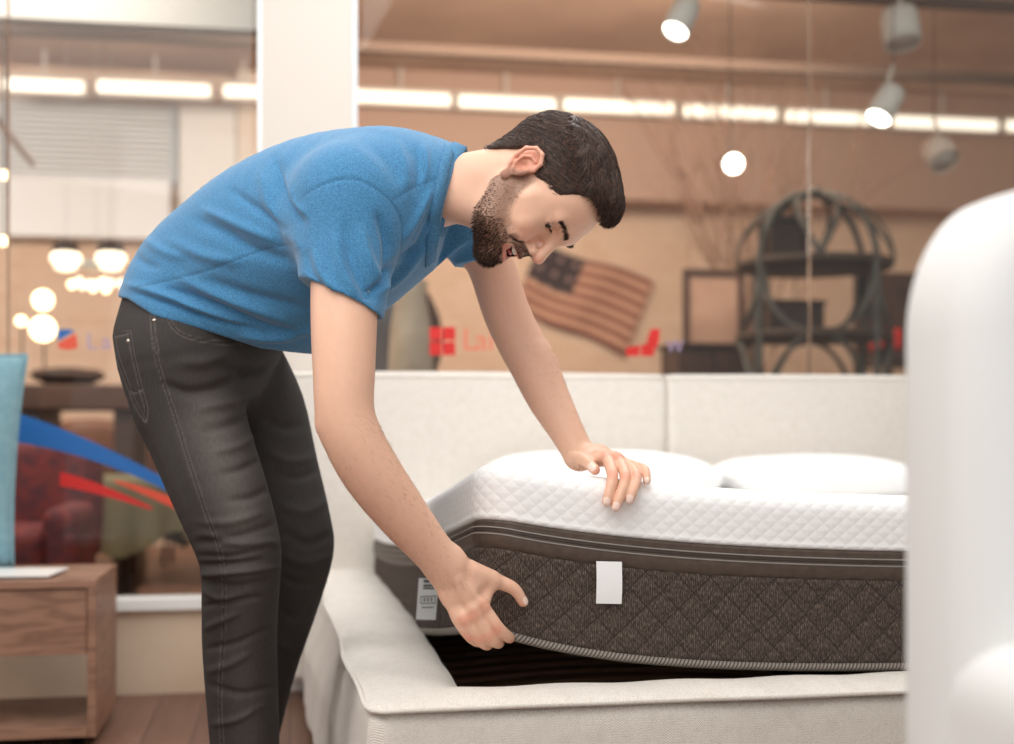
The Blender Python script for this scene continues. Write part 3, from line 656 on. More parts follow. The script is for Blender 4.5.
# ------------------------------------------------------------------ domed metal shelf
m_iron = mat('weathered_iron', (116, 113, 106), .6, .4, c2=(88, 82, 74), nscale=12)
def domed():
    Y = 6.2; x0 = atY(740, 300, Y)[0]; x1 = atY(886, 300, Y)[0]; cx = (x0+x1)/2; R = (x1-x0)/2; zt = atY(815, 193, Y)[2]
    zc = zt-R*1.0; zsh = [atY(812, 266, Y)[2], atY(812, 337, Y)[2], .62, .2]
    r = empty('domed_shelf', (cx, Y, 0), 'round-topped grey iron shelf unit with crossing curved bars', 'shelf unit')
    def bar(pts, name='curved_bar', w=.024, d=.012): return MB().tube(pts, w, 8, ell=(1, .5)).build(name, m_iron, r)
    def P3(a, z, rr=1): return (cx+R*rr*math.cos(a), Y+R*rr*math.sin(a), z)
    # four meridians of the dome standing on posts
    A4 = [math.radians(-64+90*k) for k in range(4)]
    for a0 in A4:
        pts = [P3(a0, z) for z in np.linspace(0, zc, 6)]+[P3(a0, zc+R*math.sin(t), math.cos(t)) for t in np.linspace(0, math.pi/2, 14)[1:]]
        bar(pts, 'upright', .019)
    for z in zsh:
        MB().lathe((cx, Y, z-.018), [(R*.98, 0), (R*1.0, .004), (R*1.0, .036), (R*.98, .038)], 48).build('shelf_board', mat('dark_shelf_wood', (86, 68, 56), .6), r)
    # curved bars on the round faces, bowl-shaped above and arch-shaped below
    for a0 in A4:
        for lo, hi, up in ((zsh[1], zsh[0], 1), (zsh[2], zsh[1], -1), (zsh[3], zsh[2], 1)):
            for sh_, s in ((0, up), (math.pi/4, up)):
                pts = []
                for t in np.linspace(-1, 1, 17):
                    c_ = math.sqrt(max(0, 1-t*t)); z = hi-(hi-lo)*c_ if s > 0 else lo+(hi-lo)*c_
                    pts.append(P3(a0+sh_*0+math.pi/4+t*math.pi/4, z, .97))
                if sh_ == 0: bar(pts, w=.015)
        pts = [P3(a0+math.pi/4*(1-t*.9), zsh[0]+.01+(zt-zsh[0]-.03)*math.sin(t*math.pi/2), math.cos(t*math.pi/2*.98)) for t in np.linspace(0, 1, 14)]; bar(pts, w=.015)
        pts = [P3(a0+math.pi/4*(1+t*.9), zsh[0]+.01+(zt-zsh[0]-.03)*math.sin(t*math.pi/2), math.cos(t*math.pi/2*.98)) for t in np.linspace(0, 1, 14)]; bar(pts, w=.015)
    MB().lathe((cx, Y, zt-.02), [(.05, 0), (.06, .02), (.03, .045), (.004, .05)], 20).build('cap', m_iron, r)
    bx = atY(762, 240, Y)[0]
    return cx, Y, zsh, R
DX, DY, DZ, DR = domed()
def small_box(px0, py0, px1, py1, Y, dep, name, m, lab, cat, bev=.006):
    a = atY(px0, py1, Y); b_ = atY(px1, py0, Y); o = MB().box((a[0], Y, a[2]), (b_[0], Y+dep, b_[2])).build(name, m, bevel=bev); return setp(o, lab, cat)
m_dk = mat('dark_brown_wood', (58, 38, 30), .5, c2=(76, 50, 38), nscale=10)
def vase(c, prof, name, m, lab, cat='vase'):
    o = MB().lathe(c, prof, 28).build(name, m); return setp(o, lab, cat)
cl = empty('table_lantern', (DX-.17, DY, DZ[0]+.02), 'dark square lantern on the upper board of the domed shelf', 'lantern')
z0 = DZ[0]+.021; L_ = .085
for sx in (-1, 1):
    for sy in (-1, 1): MB().box((DX-.17+sx*L_-.012, DY+sy*L_-.012, z0), (DX-.17+sx*L_+.012, DY+sy*L_+.012, z0+.21)).build('post', m_dk, cl)
MB().box((DX-.17-L_-.02, DY-L_-.02, z0+.19), (DX-.17+L_+.02, DY+L_+.02, z0+.215)).build('lid', m_dk, cl); MB().box((DX-.17-L_+.01, DY-L_+.01, z0), (DX-.17+L_-.01, DY+L_-.01, z0+.19)).build('candle_box', m_dk, cl)
b = MB(); b.box((DX-.27, DY-.09, DZ[1]+.021), (DX+.02, DY+.09, DZ[1]+.16)).box((DX-.28, DY-.10, DZ[1]+.16), (DX+.03, DY+.10, DZ[1]+.18)); setp(b.build('storage_box', m_dk, bevel=.006), 'dark lidded box on the middle board of the domed shelf', 'box')
# mirror frame and low cabinet left of the shelf
YM = 7.2
a = atY(684, 345, YM); b_ = atY(744, 270, YM)
fm = empty('empty_frame', (a[0]/2+b_[0]/2, YM, a[2]), 'tall thin brown picture frame standing left of the domed shelf', 'frame')
w_ = .035
for nm, lo, hi in (('frame_side', (a[0], YM, a[2]-.3), (a[0]+w_, YM+.03, b_[2])), ('frame_side', (b_[0]-w_, YM, a[2]-.3), (b_[0], YM+.03, b_[2])), ('frame_top', (a[0]+w_, YM, b_[2]-w_), (b_[0]-w_, YM+.03, b_[2])), ('frame_bottom', (a[0]+w_, YM, a[2]-.3), (b_[0]-w_, YM+.03, a[2]-.26))):
    MB().box(lo, hi).build(nm, m_dk, fm)
MB().box((a[0]+w_, YM+.012, a[2]-.26), (b_[0]-w_, YM+.02, b_[2]-w_)).build('canvas', mat('faded_canvas', (176, 142, 122), .8, c2=(150, 116, 98), nscale=3), fm)
lc = empty('low_cabinet', (a[0]+.2, YM-.3, 0), 'dark low cabinet with turned edge left of the domed shelf', 'cabinet')
c0 = atY(679, 347, YM-.4)
MB().box((c0[0], YM-.4, .05), (c0[0]+.40, YM-.05, c0[2])).build('body', m_dk, lc, bevel=.006)
MB().box((c0[0]-.02, YM-.42, c0[2]), (c0[0]+.42, YM-.03, c0[2]+.025)).build('top', m_dk, lc, bevel=.004)
for x in (0, .2): dd = MB().box((c0[0]+.01+x, YM-.415, .1), (c0[0]+.19+x, YM-.4, c0[2]-.03)).build('door', m_dk, lc, bevel=.004)
for x in (.02, .36): MB().box((c0[0]+x, YM-.36, 0), (c0[0]+x+.03, YM-.33, .05)).build('foot', m_dk, lc)
rc = small_box(889, 328, 905, 350, 7.4, .3, 'red_cushion', mat('red_fabric', (200, 36, 30), .7), 'small bright red cushion glimpsed between the domed shelf and the armchair', 'cushion', .03)
sc = empty('shelf_chair', (atY(897, 360, 7.6)[0], 7.6, 0), 'dark brown chair glimpsed right of the domed shelf', 'chair')
a = atY(884, 352, 7.4); MB().box((a[0], 7.35, a[2]-.08), (a[0]+.5, 7.85, a[2]-.004)).build('seat', m_dk, sc, bevel=.01)
MB().box((a[0], 7.8, a[2]), (a[0]+.5, 7.85, a[2]+.55)).build('backrest', m_dk, sc, bevel=.01)
for x in (.0, .46):
    for y in (7.36, 7.8): MB().box((a[0]+x, y, 0), (a[0]+x+.04, y+.04, a[2]-.08)).build('leg', m_dk, sc)
# dry branches in a tall vase
vx = atY(752, 300, 7.9); vb = empty('dry_branches', (vx[0], 7.9, 0), 'vase of dry thin branches rising behind the left of the domed shelf', 'branches')
MB().lathe((vx[0], 7.9, 0), [(.10, 0), (.15, .3), (.13, .7), (.06, 1.0), (.08, 1.1), (.07, 1.1), (.05, 1.0)], 24).build('vase', m_dk, vb)
m_twig = mat('twig', (140, 106, 88), .8); R_ = random.Random(3); tw = MB()
def grow(p, d, L, r, k):
    pts = [p]; q = Vector(p); dd = Vector(d)
    for _ in range(5):
        dd = (dd+Vector((R_.uniform(-.16, .16), R_.uniform(-.16, .16), R_.uniform(-.05, .1)))).normalized(); q = q+dd*L/5; pts.append(q.copy())
        if k and R_.random() < .75: grow(q.copy(), (dd+Vector((R_.uniform(-.8, .8), R_.uniform(-.5, .5), .2))).normalized(), L*.5, r*.6, k-1)
    tw.tube(pts, list(np.linspace(r, r*.4, len(pts))), 5)
for i in range(13): grow(Vector((vx[0], 7.9, 1.05)), (R_.uniform(-.36, .42), R_.uniform(-.3, .3), 1), 1.5, .009, 2)
tw.build('twigs', m_twig, vb)
# pale urn and grey chair back seen under the man's chest
YU = 5.2; ux = atY(411, 340, YU)
vase((ux[0], YU, 0), [(.12, 0), (.10, .06), (.085, .5), (.10, 1.0), (.085, 1.25), (.06, 1.38), (.07, 1.44), (.06, 1.44)], 'column_vase', mat('pale_stone', (206, 190, 170), .7, c2=(184, 166, 146), nscale=6), 'tall pale stone vase seen between the man\'s chest and his lifting arm')
gc = empty('grey_chair', (atY(383, 340, 5.9)[0], 5.9, 0), 'slate grey chair back beside the tall pale stone vase', 'chair'); m_sl = mat('slate_fabric', (112, 110, 112), .8)
g0 = atY(383, 320, 5.9)
pad('backrest', (g0[0]-.25, 5.9, .45), (g0[0]+.07, 5.98, atY(383, 302, 5.9)[2]), .03, gc, m_sl); pad('seat', (g0[0]-.27, 5.45, .38), (g0[0]+.09, 5.95, .47), .03, gc, m_sl)
for x in (-.24, .03):
    for y in (5.48, 5.9): MB().box((g0[0]+x, y, 0), (g0[0]+x+.03, y+.03, .39)).build('leg', m_dk, gc)
k = atY(437, 330, 6.6); rr = MB(); rr.tube([(k[0]-.28+.28*math.cos(t), 6.6, k[2]-.05+.34*math.sin(t)) for t in np.linspace(0, 2*math.pi, 40)[:-1]], .03, 8, closed=True)
rm = empty('round_chair', (k[0]-.28, 6.6, 0), 'brown hoop-backed chair behind the tall pale stone vase', 'chair'); rr.build('back_hoop', m_dk, rm)
MB().lathe((k[0]-.28, 6.45, .40), [(.25, 0), (.27, .02), (.27, .05), (.24, .07)], 24).build('seat', m_dk, rm)
for t in (-.2, .2):
    for y in (6.28, 6.58): MB().tube([(k[0]-.28+t, y, 0), (k[0]-.28+t*.9, y, .41)], .015, 8).build('leg', m_dk, rm)
for t in (-.15, .15): MB().tube([(k[0]-.28+t, 6.6, .45), (k[0]-.28+t*.8, 6.6, k[2]-.33)], .014, 8).build('back_post', m_dk, rm)
# ------------------------------------------------------------------ hall furniture behind the left window
m_redf = mat('red_patterned_fabric', (132, 54, 52), .8, c2=(92, 48, 56), nscale=26, detail=6)
YR = 4.85; ra = empty('patterned_armchair', (atY(30, 560, YR)[0], YR+.3, 0), 'dark red patterned armchair behind the left window', 'armchair')
a = atY(77, 440, YR); a1 = atY(77, 502, YR); W_ = .62
pad('backrest', (a[0]-W_, YR+.45, .3), (a[0], YR+.62, a[2]), .05, ra, m_redf, bul=.02)
pad('arm', (a[0]-.13, YR, .22), (a[0], YR+.5, a1[2]-.02), .05, ra, m_redf); pad('arm', (a[0]-W_, YR, .22), (a[0]-W_+.13, YR+.5, a1[2]-.02), .05, ra, m_redf)
pad('seat', (a[0]-W_+.12, YR-.04, .24), (a[0]-.12, YR+.47, a1[2]-.10), .05, ra, m_redf)
for x in (a[0]-.08, a[0]-W_+.03):
    for y in (YR+.02, YR+.5): MB().box((x, y, 0), (x+.04, y+.04, .24)).build('leg', m_wal, ra)
YO = 6.1; o0 = atY(126, 476, YO); oz = o0[2]; OR = atY(184, 476, YO)[0]-o0[0]
m_olive = mat('olive_cloth', (124, 116, 88), .85)
dt = empty('draped_table', (o0[0], YO, 0), 'low round table draped in olive cloth behind the left window', 'table')
MB().lathe((o0[0], YO, .0), [(.18, 0), (.2, .02), (.05, .05), (.04, oz-.04), (OR*.9, oz-.03), (OR*.9, oz-.006)], 32).build('pedestal', m_dk, dt)
mb = MB()
def drape(u, v):
    t = u*2*math.pi; fold = 1+.05*math.sin(t*11)*v+.03*math.sin(t*5+1)*v
    if v < .35: rr = OR*(v/.35); return (o0[0]+rr*math.cos(t), YO+rr*math.sin(t), oz)
    k = (v-.35)/.65; rr = OR*(1+.07*k)*(1+.06*math.sin(t*11)*k); return (o0[0]+rr*math.cos(t), YO+rr*math.sin(t), oz-k*(.30+.05*math.sin(t*3)))
mb.grid(drape, 120, 22, closeu=True); mb.build('cloth', m_olive, dt)
YC = 6.8
a = atY(12, 384, YC); b_ = atY(300, 384, YC); sb = empty('bar_counter', ((a[0]+b_[0])/2, YC+.3, 0), 'long dark brown counter across the hall behind the left window', 'counter')
m_cnt = mat('counter_wood', (88, 56, 42), .5, c2=(66, 40, 30), nscale=6)
MB().box((a[0], YC, a[2]-.13), (b_[0], YC+.7, a[2])).build('top', m_cnt, sb, bevel=.01)
for t in (0.02, .34, .66, .95):
    x = a[0]+(b_[0]-a[0])*t; MB().box((x, YC+.05, 0), (x+.1, YC+.65, a[2]-.13)).build('leg', m_dk, sb)
MB().box((a[0]+.05, YC+.1, .35), (b_[0]-.05, YC+.6, .39)).build('shelf', m_dk, sb)
bw = atY(68, 384, YC+.3); setp(MB().lathe((bw[0], YC+.3, a[2]), [(.09, 0), (.12, .01), (.2, .05), (.17, .085), (.06, .10)], 28).build('round_hamper', m_dk), 'low domed brown basket on the long counter', 'basket')
m_leather = mat('tan_leather', (132, 88, 66), .5); bb = atY(76, 384, YC)
for i, (px, lab) in enumerate(((96, 'brown tub chair under the counter, its back showing left of the man'), (190, 'brown tub chair under the counter right beside the man\'s legs'))):
    c = atY(px, 450, 8.1); r = empty('tub_chair', (c[0], 8.1, 0), lab, 'chair')
    def tub(u, v, c=c): t = math.pi*(.0+1.0*u)+math.pi; return (c[0]+.26*math.cos(t), 8.1+.26*math.sin(t)*.9, .38+v*(.42+.1*math.sin(math.pi*u)))
    mb = MB(); mb.grid(tub, 24, 8); o = mb.build('back_shell', m_leather, r); s_ = o.modifiers.new('s', 'SOLIDIFY'); s_.thickness = .03
    MB().lathe((c[0], 8.1, .36), [(.22, 0), (.25, .02), (.25, .08), (.2, .1)], 24).build('seat', m_leather, r)
    for t in range(4): aa = t*math.pi/2+.7; MB().tube([(c[0]+.2*math.cos(aa), 8.1+.2*math.sin(aa), 0), (c[0]+.15*math.cos(aa), 8.1+.15*math.sin(aa), .37)], .012, 8).build('leg', m_dk, r)
# pendant lamps, chandelier, glowing table lamps
m_glow = mat('lamp_glow', (255, 240, 214), .5, emit=(255, 226, 178), es=5); m_glow2 = mat('crystal_glow', (255, 246, 230), .5, emit=(255, 236, 206), es=2.2)
m_shade = mat('dark_shade', (60, 44, 36), .5)
YQ = 7.6
for px, lab in ((66, 'dark-topped glowing pendant lamp, left one of the pair behind the left window'), (111, 'dark-topped glowing pendant lamp, the one nearer the man\'s back')):
    c = atY(px, 262, YQ); r = empty('pendant_lamp', c, lab, 'lamp', None)
    MB().lathe(c, [(.085, 0), (.085, .012), (.08, .045), (.05, .06)], 24).build('shade', m_glow2, r)
    MB().lathe((c[0], c[1], c[2]+.055), [(.075, 0), (.07, .05), (.02, .075)], 24).build('shade_cap', m_shade, r)
    MB().lathe((c[0], c[1], c[2]-.05), [(.03, 0), (.06, .012), (.06, .04), (.03, .05)], 20).build('lower_bowl', m_glow2, r)
    MB().tube([(c[0], c[1], c[2]+.12), (c[0], c[1], CEILZ)], .0018, 6).build('cord', m_alu, r)
c = atY(96, 278, YQ+.5); ch = empty('chandelier', c, 'chandelier of small glass balls hanging between the two pendant lamps', 'chandelier')
MB().tube([(c[0], c[1], c[2]+.1), (c[0], c[1], CEILZ)], .0018, 6).build('cord', m_alu, ch); MB().lathe((c[0], c[1], c[2]+.05), [(.02, 0), (.14, .02), (.14, .04), (.02, .06)], 20).build('ring', m_alu, ch)
for i in range(11):
    a_ = i*2.4; q = .04+.012*i; MB().lathe((c[0]+q*math.cos(a_)*1.1, c[1]+q*math.sin(a_), c[2]-.02-.012*(i % 4)-.03), [(.002, 0), (.018, .008), (.024, .026), (.018, .044), (.002, .052)], 14).build('glass_ball', m_glow2 if i % 3 else m_glow, ch)
for px, py, s_, lab in ((43, 300, 1.0, 'bright glowing table lamp shade, upper one behind the left window'), (43, 329, 1.25, 'bright glowing lamp shade just under another one behind the left window'), (21, 321, .5, 'small round glowing lamp near the left window edge'), (3, 241, .45, 'tiny glowing bulb at the left edge of the left window'), (4, 175, .4, 'tiny glowing bulb high at the left edge, under the row of tube lights')):
    c = atY(px, py, 7.4); r = empty('wall_lamp', c, lab, 'lamp')
    rr_ = .055*s_; MB().lathe((c[0], c[1], c[2]-rr_), [(rr_*math.sin(t)+.0005, rr_*(1-math.cos(t))) for t in np.linspace(0, math.pi, 11)], 20).build('shade', m_glow, r)
    MB().tube([(c[0], c[1]+.01, c[2]), (c[0], c[1]+.03, c[2]-.02), (c[0], c[1]+.03, 1.075 if c[2] > 1.1 and s_ > .45 else CEILZ)], .006, 6).build('stem', m_shade, r)
a = atY(0, 118, 7.0); b_ = atY(34, 166, 7.0)
fb = MB(); fb.tube([a+np.array([-.3, 0, .35]), b_], [.03, .012], 8); setp(fb.build('fan_blade', m_sl if False else mat('fan_brown', (150, 112, 90), .6)), 'slanting brown bar at the upper left, in front of the roller shutter', 'pole')
# ------------------------------------------------------------------ implicit-surface modelling kit
def nrmz(v): v = np.asarray(v, float); return v/np.linalg.norm(v)
def p_seg(a, b, ra, rb):
    a = np.asarray(a, float); b = np.asarray(b, float); ba = b-a; L2 = max(ba@ba, 1e-12)
    def f(P):
        q = P-a; h = np.clip(q@ba/L2, 0, 1); return np.sqrt(((q-h[:, None]*ba)**2).sum(1))-(ra+(rb-ra)*h)
    return f, (a+b)/2, np.sqrt(L2)/2+max(ra, rb)
def p_ell(c, r, R=None):
    c = np.asarray(c, float); r = np.asarray(r, float); R = np.eye(3) if R is None else np.asarray(R)   # columns = axes
    def f(P):
        q = (P-c)@R; k0 = np.sqrt(((q/r)**2).sum(1)); k1 = np.sqrt(((q/r**2)**2).sum(1))+1e-9; return k0*(k0-1)/k1
    return f, c, r.max()
def p_eseg(a, b, ua, ub, ra, rb, cut=None):
    """segment with elliptical section: ua,ub = first section axis, ra,rb = (radius along u, radius across)"""
    a = np.asarray(a, float); b = np.asarray(b, float); ba = b-a; L2 = ba@ba; t = ba/np.sqrt(L2)
    def fr(u): u = np.asarray(u, float); u = nrmz(u-t*(u@t)); return u
    ua = fr(ua); ub = fr(ub)
    def f(P):
        q = P-a; h = np.clip(q@ba/L2, 0, 1)[:, None]; w = q-h*ba; u = ua*(1-h)+ub*h; v = np.cross(t, u)
        ru = ra[0]+(rb[0]-ra[0])*h[:, 0]; rv = ra[1]+(rb[1]-ra[1])*h[:, 0]; rt = np.minimum(ru, rv)
        x = (w*u).sum(1); y = (w*v).sum(1); z = w@t
        k0 = np.sqrt((x/ru)**2+(y/rv)**2+(z/rt)**2); k1 = np.sqrt((x/ru**2)**2+(y/rv**2)**2+(z/rt**2)**2)+1e-9; d = k0*(k0-1)/k1
        return d if cut is None else np.maximum(d, (P-cut[0])@cut[1])
    return f, (a+b)/2, np.sqrt(L2)/2+max(max(ra), max(rb))
def p_group(prims):
    """plain union of many segments, used as one primitive"""
    cc = np.array([p[1] for p in prims]); rr = np.array([p[2] for p in prims]); lo = (cc-rr[:, None]).min(0); hi = (cc+rr[:, None]).max(0); c0 = (lo+hi)/2
    def f(P):
        if len(P) > 20000: act = range(len(prims)); m = P.mean(0)
        else:
            m = P.mean(0); rad = np.sqrt(((P-m)**2).sum(1).max()); D = np.linalg.norm(cc-m, axis=1); act = np.where(D-rr-rad <= (D+rad).min())[0]
        d = None
        for i in act:
            g = prims[i][0](P); d = g if d is None else np.minimum(d, g)
        return d
    return f, c0, max(np.linalg.norm(cc-c0, axis=1)+rr)
def p_chain(pts, rs, k=5):
    A = spline(np.c_[np.array(pts, float), np.array(rs, float)], k); return p_group([p_seg(A[i, :3], A[i+1, :3], A[i, 3], A[i+1, 3]) for i in range(len(A)-1)])
def p_echain(cs_, us, rus, rvs, k=4):
    A = spline(np.c_[np.array(cs_), np.array(us), rus, rvs], k); return p_group([p_eseg(A[i, :3], A[i+1, :3], A[i, 3:6], A[i+1, 3:6], A[i, 6:8], A[i+1, 6:8]) for i in range(len(A)-1)])
class Sdf:
    def __init__(s): s.p = []
    def add(s, prim, k=.01): s.p.append((0, prim[0], np.asarray(prim[1]), prim[2], k)); return s
    def sub(s, prim, k=.004): s.p.append((1, prim[0], np.asarray(prim[1]), prim[2], k)); return s
    def cut(s, c, n, k=.003):   # removes the side n points to, everywhere
        c = np.asarray(c, float); n = nrmz(n); s.p.append((2, lambda P: (P-c)@n, c, 1e9, k)); return s
    def fn(s, f, k=.002): s.p.append((2, f, np.zeros(3), 1e9, k)); return s
    def chain(s, pts, rs, k=.01):
        for i in range(len(pts)-1): s.add(p_seg(pts[i], pts[i+1], rs[i], rs[i+1]), k)
        return s
    def __call__(s, P, c=None, rad=0):
        d = np.full(len(P), .5)
        for typ, f, pc, pr, k in s.p:
            if c is not None and typ < 2 and np.linalg.norm(pc-c) > rad+pr+k+.02: continue
            g = f(P)
            if typ == 0:
                h = np.maximum(k-np.abs(d-g), 0)/k; d = np.minimum(d, g)-h*h*k/4
            else:
                if typ == 1: g = -g
                h = np.maximum(k-np.abs(d-g), 0)/k; d = np.maximum(d, g)+h*h*k/4
        return d
    def bounds(s):
        lo = np.min([c-r for t, f, c, r, k in s.p if t == 0], 0); hi = np.max([c+r for t, f, c, r, k in s.p if t == 0], 0); return lo-.02, hi+.02
    def mesh(s, h, B=14):
        lo, hi = s.bounds(); nb = np.ceil((hi-lo)/(h*B)).astype(int)
        g = np.stack(np.meshgrid(*[np.arange(n) for n in nb], indexing='ij'), -1).reshape(-1, 3)
        cen = lo+(g+.5)*h*B; rad = h*B*math.sqrt(3)/2; keep = []
        for i in range(0, len(cen), 200000):
            keep.append(np.abs(s(cen[i:i+200000])) < rad*1.6+.012)
        g = g[np.concatenate(keep)]; N = nb*B+2
        l = np.arange(B+1); lg = np.stack(np.meshgrid(l, l, l, indexing='ij'), -1).reshape(-1, 3)
        off = np.array([[i, j, k] for i in (0, 1) for j in (0, 1) for k in (0, 1)])
        keys, pos, edges = [], [], []
        def key(c): return (c[..., 0].astype(np.int64)*N[1]+c[..., 1])*N[2]+c[..., 2]
        for b in g:
            base = b*B; P = lo+(base+lg)*h; c = lo+(base+B/2)*h
            d = s(P, c, rad).reshape(B+1, B+1, B+1)
            if d.min() > 0 or d.max() < 0: continue
            D = np.stack([d[i:B+i, j:B+j, k:B+k] for i, j, k in off], 0); sg = D < 0; n = sg.sum(0)
            cells = np.argwhere((n > 0) & (n < 8))
            if not len(cells): continue
            Dc = D[:, cells[:, 0], cells[:, 1], cells[:, 2]]; acc = np.zeros((len(cells), 3)); cnt = np.zeros(len(cells))
            for e0 in range(8):
                for ax, bit in ((0, 4), (1, 2), (2, 1)):
                    if e0 & bit: continue
                    e1 = e0 | bit; a_, b_ = Dc[e0], Dc[e1]; m = (a_ < 0) != (b_ < 0); t = np.where(m, a_/(a_-b_+1e-12), 0)
                    p = off[e0]+t[:, None]*(off[e1]-off[e0]); acc += p*m[:, None]; cnt += m
            keys.append(key(base+cells)); pos.append(lo+(base+cells+acc/cnt[:, None])*h)
            for ax in range(3):
                sl0 = [slice(0, B)]*3; sl1 = [slice(0, B)]*3; sl1[ax] = slice(1, B+1)
                a_ = d[tuple(sl0)] < 0; b_ = d[tuple(sl1)] < 0; e = np.argwhere(a_ != b_)
                if len(e): edges.append(np.c_[base+e, np.full(len(e), ax), a_[e[:, 0], e[:, 1], e[:, 2]]])
        keys = np.concatenate(keys); pos = np.concatenate(pos); E_ = np.concatenate(edges).astype(np.int64)
        o = np.argsort(keys); keys = keys[o]; pos = pos[o]; quads = []
        for ax in range(3):
            e = E_[E_[:, 3] == ax]; u = (ax+1) % 3; v = (ax+2) % 3; cs_ = []
            for du, dv in ((1, 1), (0, 1), (0, 0), (1, 0)):
                c = e[:, :3].copy(); c[:, u] -= du; c[:, v] -= dv; cs_.append(key(c))
            cs_ = np.stack(cs_, 1); idx = np.searchsorted(keys, cs_); idx = np.minimum(idx, len(keys)-1); ok = (keys[idx] == cs_).all(1)
            q = idx[ok]; fl = e[ok, 4] == 0; q[fl] = q[fl][:, ::-1]; quads.append(q)
        Q = np.concatenate(quads)
        # one projection step onto the surface for smoothness
        nA = vnormals(pos, Q)
        return pos, Q, nA
def vnormals(V, Q):
    n = np.cross(V[Q[:, 2]]-V[Q[:, 0]], V[Q[:, 3]]-V[Q[:, 1]]); N = np.zeros_like(V)
    for i in range(4):
        for a in range(3): N[:, a] += np.bincount(Q[:, i], n[:, a], len(V))
    return N/(np.linalg.norm(N, axis=1, keepdims=True)+1e-12)
def smooth(V, Q, it=1, lam=.5):
    for _ in range(it):
        S_ = np.zeros_like(V); c = np.zeros(len(V))
        for a_, b_ in ((0, 1), (1, 2), (2, 3), (3, 0)):
            for x, y in ((a_, b_), (b_, a_)):
                for ax in range(3): S_[:, ax] += np.bincount(Q[:, x], V[Q[:, y], ax], len(V))
                c += np.bincount(Q[:, x], minlength=len(V))
        V = V*(1-lam)+lam*S_/np.maximum(c, 1)[:, None]
    return V
def np_object(name, V, Q, m, parent=None, cols=None, origin=None):
    og = Vector(origin) if origin is not None else Vector(V.mean(0)); me = bpy.data.meshes.new(name); n = len(V); q = len(Q)
    me.vertices.add(n); me.vertices.foreach_set('co', (V-np.array(og)).astype(np.float32).ravel())
    k = Q.shape[1]; me.loops.add(q*k); me.loops.foreach_set('vertex_index', Q.astype(np.int32).ravel()); me.polygons.add(q)
    me.polygons.foreach_set('loop_start', np.arange(0, q*k, k, dtype=np.int32)); me.polygons.foreach_set('use_smooth', np.ones(q, bool)); me.update(calc_edges=True)
    if cols is not None:
        ca = me.color_attributes.new('tint', 'FLOAT_COLOR', 'POINT'); ca.data.foreach_set('color', np.c_[cols, np.ones(n)].astype(np.float32).ravel())
    me.materials.append(m); o = bpy.data.objects.new(name, me); COL.objects.link(o)
    if parent: o.parent = parent; o.location = world_inv(parent) @ og
    else: o.location = og
    return o
def segdist(PP, line):
    """2-D distance of points to a polyline and position along it (0..1)"""
    L = np.asarray(line, float); best = np.full(len(PP), 1e9); tt = np.zeros(len(PP)); n = len(L)-1
    for i in range(n):
        a = L[i]; b = L[i+1]; ba = b-a; h = np.clip(((PP-a)@ba)/max(ba@ba, 1e-9), 0, 1); d = np.linalg.norm(PP-a-h[:, None]*ba, axis=1); m = d < best
        best[m] = d[m]; tt[m] = (i+h[m])/n
    return best, tt
def spline(pts, k=8):
    P = np.asarray(pts, float); out = []
    for i in range(len(P)-1):
        p0 = P[max(i-1, 0)]; p1 = P[i]; p2 = P[i+1]; p3 = P[min(i+2, len(P)-1)]
        for t in np.linspace(0, 1, k, endpoint=False): out.append(.5*((2*p1)+(-p0+p2)*t+(2*p0-5*p1+4*p2-p3)*t*t+(-p0+3*p1-3*p2+p3)*t**3))
    out.append(P[-1]); return np.array(out)
CAMP = np.array([0, 0, CAMH])
def folds(V, N, strokes, dr=(0, 9)):
    """sculpting strokes: each (outline points, width px, height mm, taper)"""
    pr = proj(V); face = ((V-CAMP)*N).sum(1) < 0; face &= (pr[:, 2] > dr[0]) & (pr[:, 2] < dr[1]); idx = np.where(face)[0]; P2 = pr[idx, :2]; disp = np.zeros(len(idx))
    for st_ in strokes:
        line, w, hgt = st_[:3]; L = spline(line) if len(line) > 2 else np.asarray(line, float)
        m = (P2[:, 0] > L[:, 0].min()-3*w) & (P2[:, 0] < L[:, 0].max()+3*w) & (P2[:, 1] > L[:, 1].min()-3*w) & (P2[:, 1] < L[:, 1].max()+3*w); j = np.where(m)[0]
        if not len(j): continue
        d, t = segdist(P2[j], L); tp = np.sin(np.pi*np.clip(t*.94+.03, 0, 1))**.6 if not (len(st_) > 3 and st_[3]) else 1
        disp[j] += hgt*.001*np.exp(-(d/w)**2)*tp
    fc = np.clip(-(N[idx]*nrmz2(V[idx]-CAMP)).sum(1)*3, 0, 1)
    V = V.copy(); V[idx] += N[idx]*(disp*fc)[:, None]; return V
def nrmz2(A): return A/(np.linalg.norm(A, axis=1, keepdims=True)+1e-12)
def strand_mesh(roots, dirs, lens, r, nseg, bend, name, m, parent):
    """many tapered three-sided hairs; bend(P, D, t) returns the new direction"""
    n = len(roots); P = roots.copy(); D = nrmz2(dirs); rings = []; sid = nrmz2(np.cross(D, rng.normal(size=(n, 3))))
    for j in range(nseg+1):
        t = j/nseg; rr = (r*(1-t**2*.85))[:, None]; up = np.cross(D, sid)
        rings.append(np.stack([P+rr*(math.cos(a)*sid+math.sin(a)*up) for a in (0, 2.094, 4.189)], 1))
        P = P+D*(lens/nseg)[:, None]; D = nrmz2(bend(P, D, t)); sid = nrmz2(sid-D*(sid*D).sum(1)[:, None])
    V = np.stack(rings, 1).reshape(-1, 3); base = (np.arange(n)*(nseg+1)*3)[:, None, None]; j = (np.arange(nseg)*3)[None, :, None]; k = np.arange(3)[None, None, :]; k2 = (k+1) % 3
    Q = np.stack([base+j+k, base+j+k2, base+j+3+k2, base+j+3+k], -1).reshape(-1, 4); return np_object(name, V, Q, m, parent)
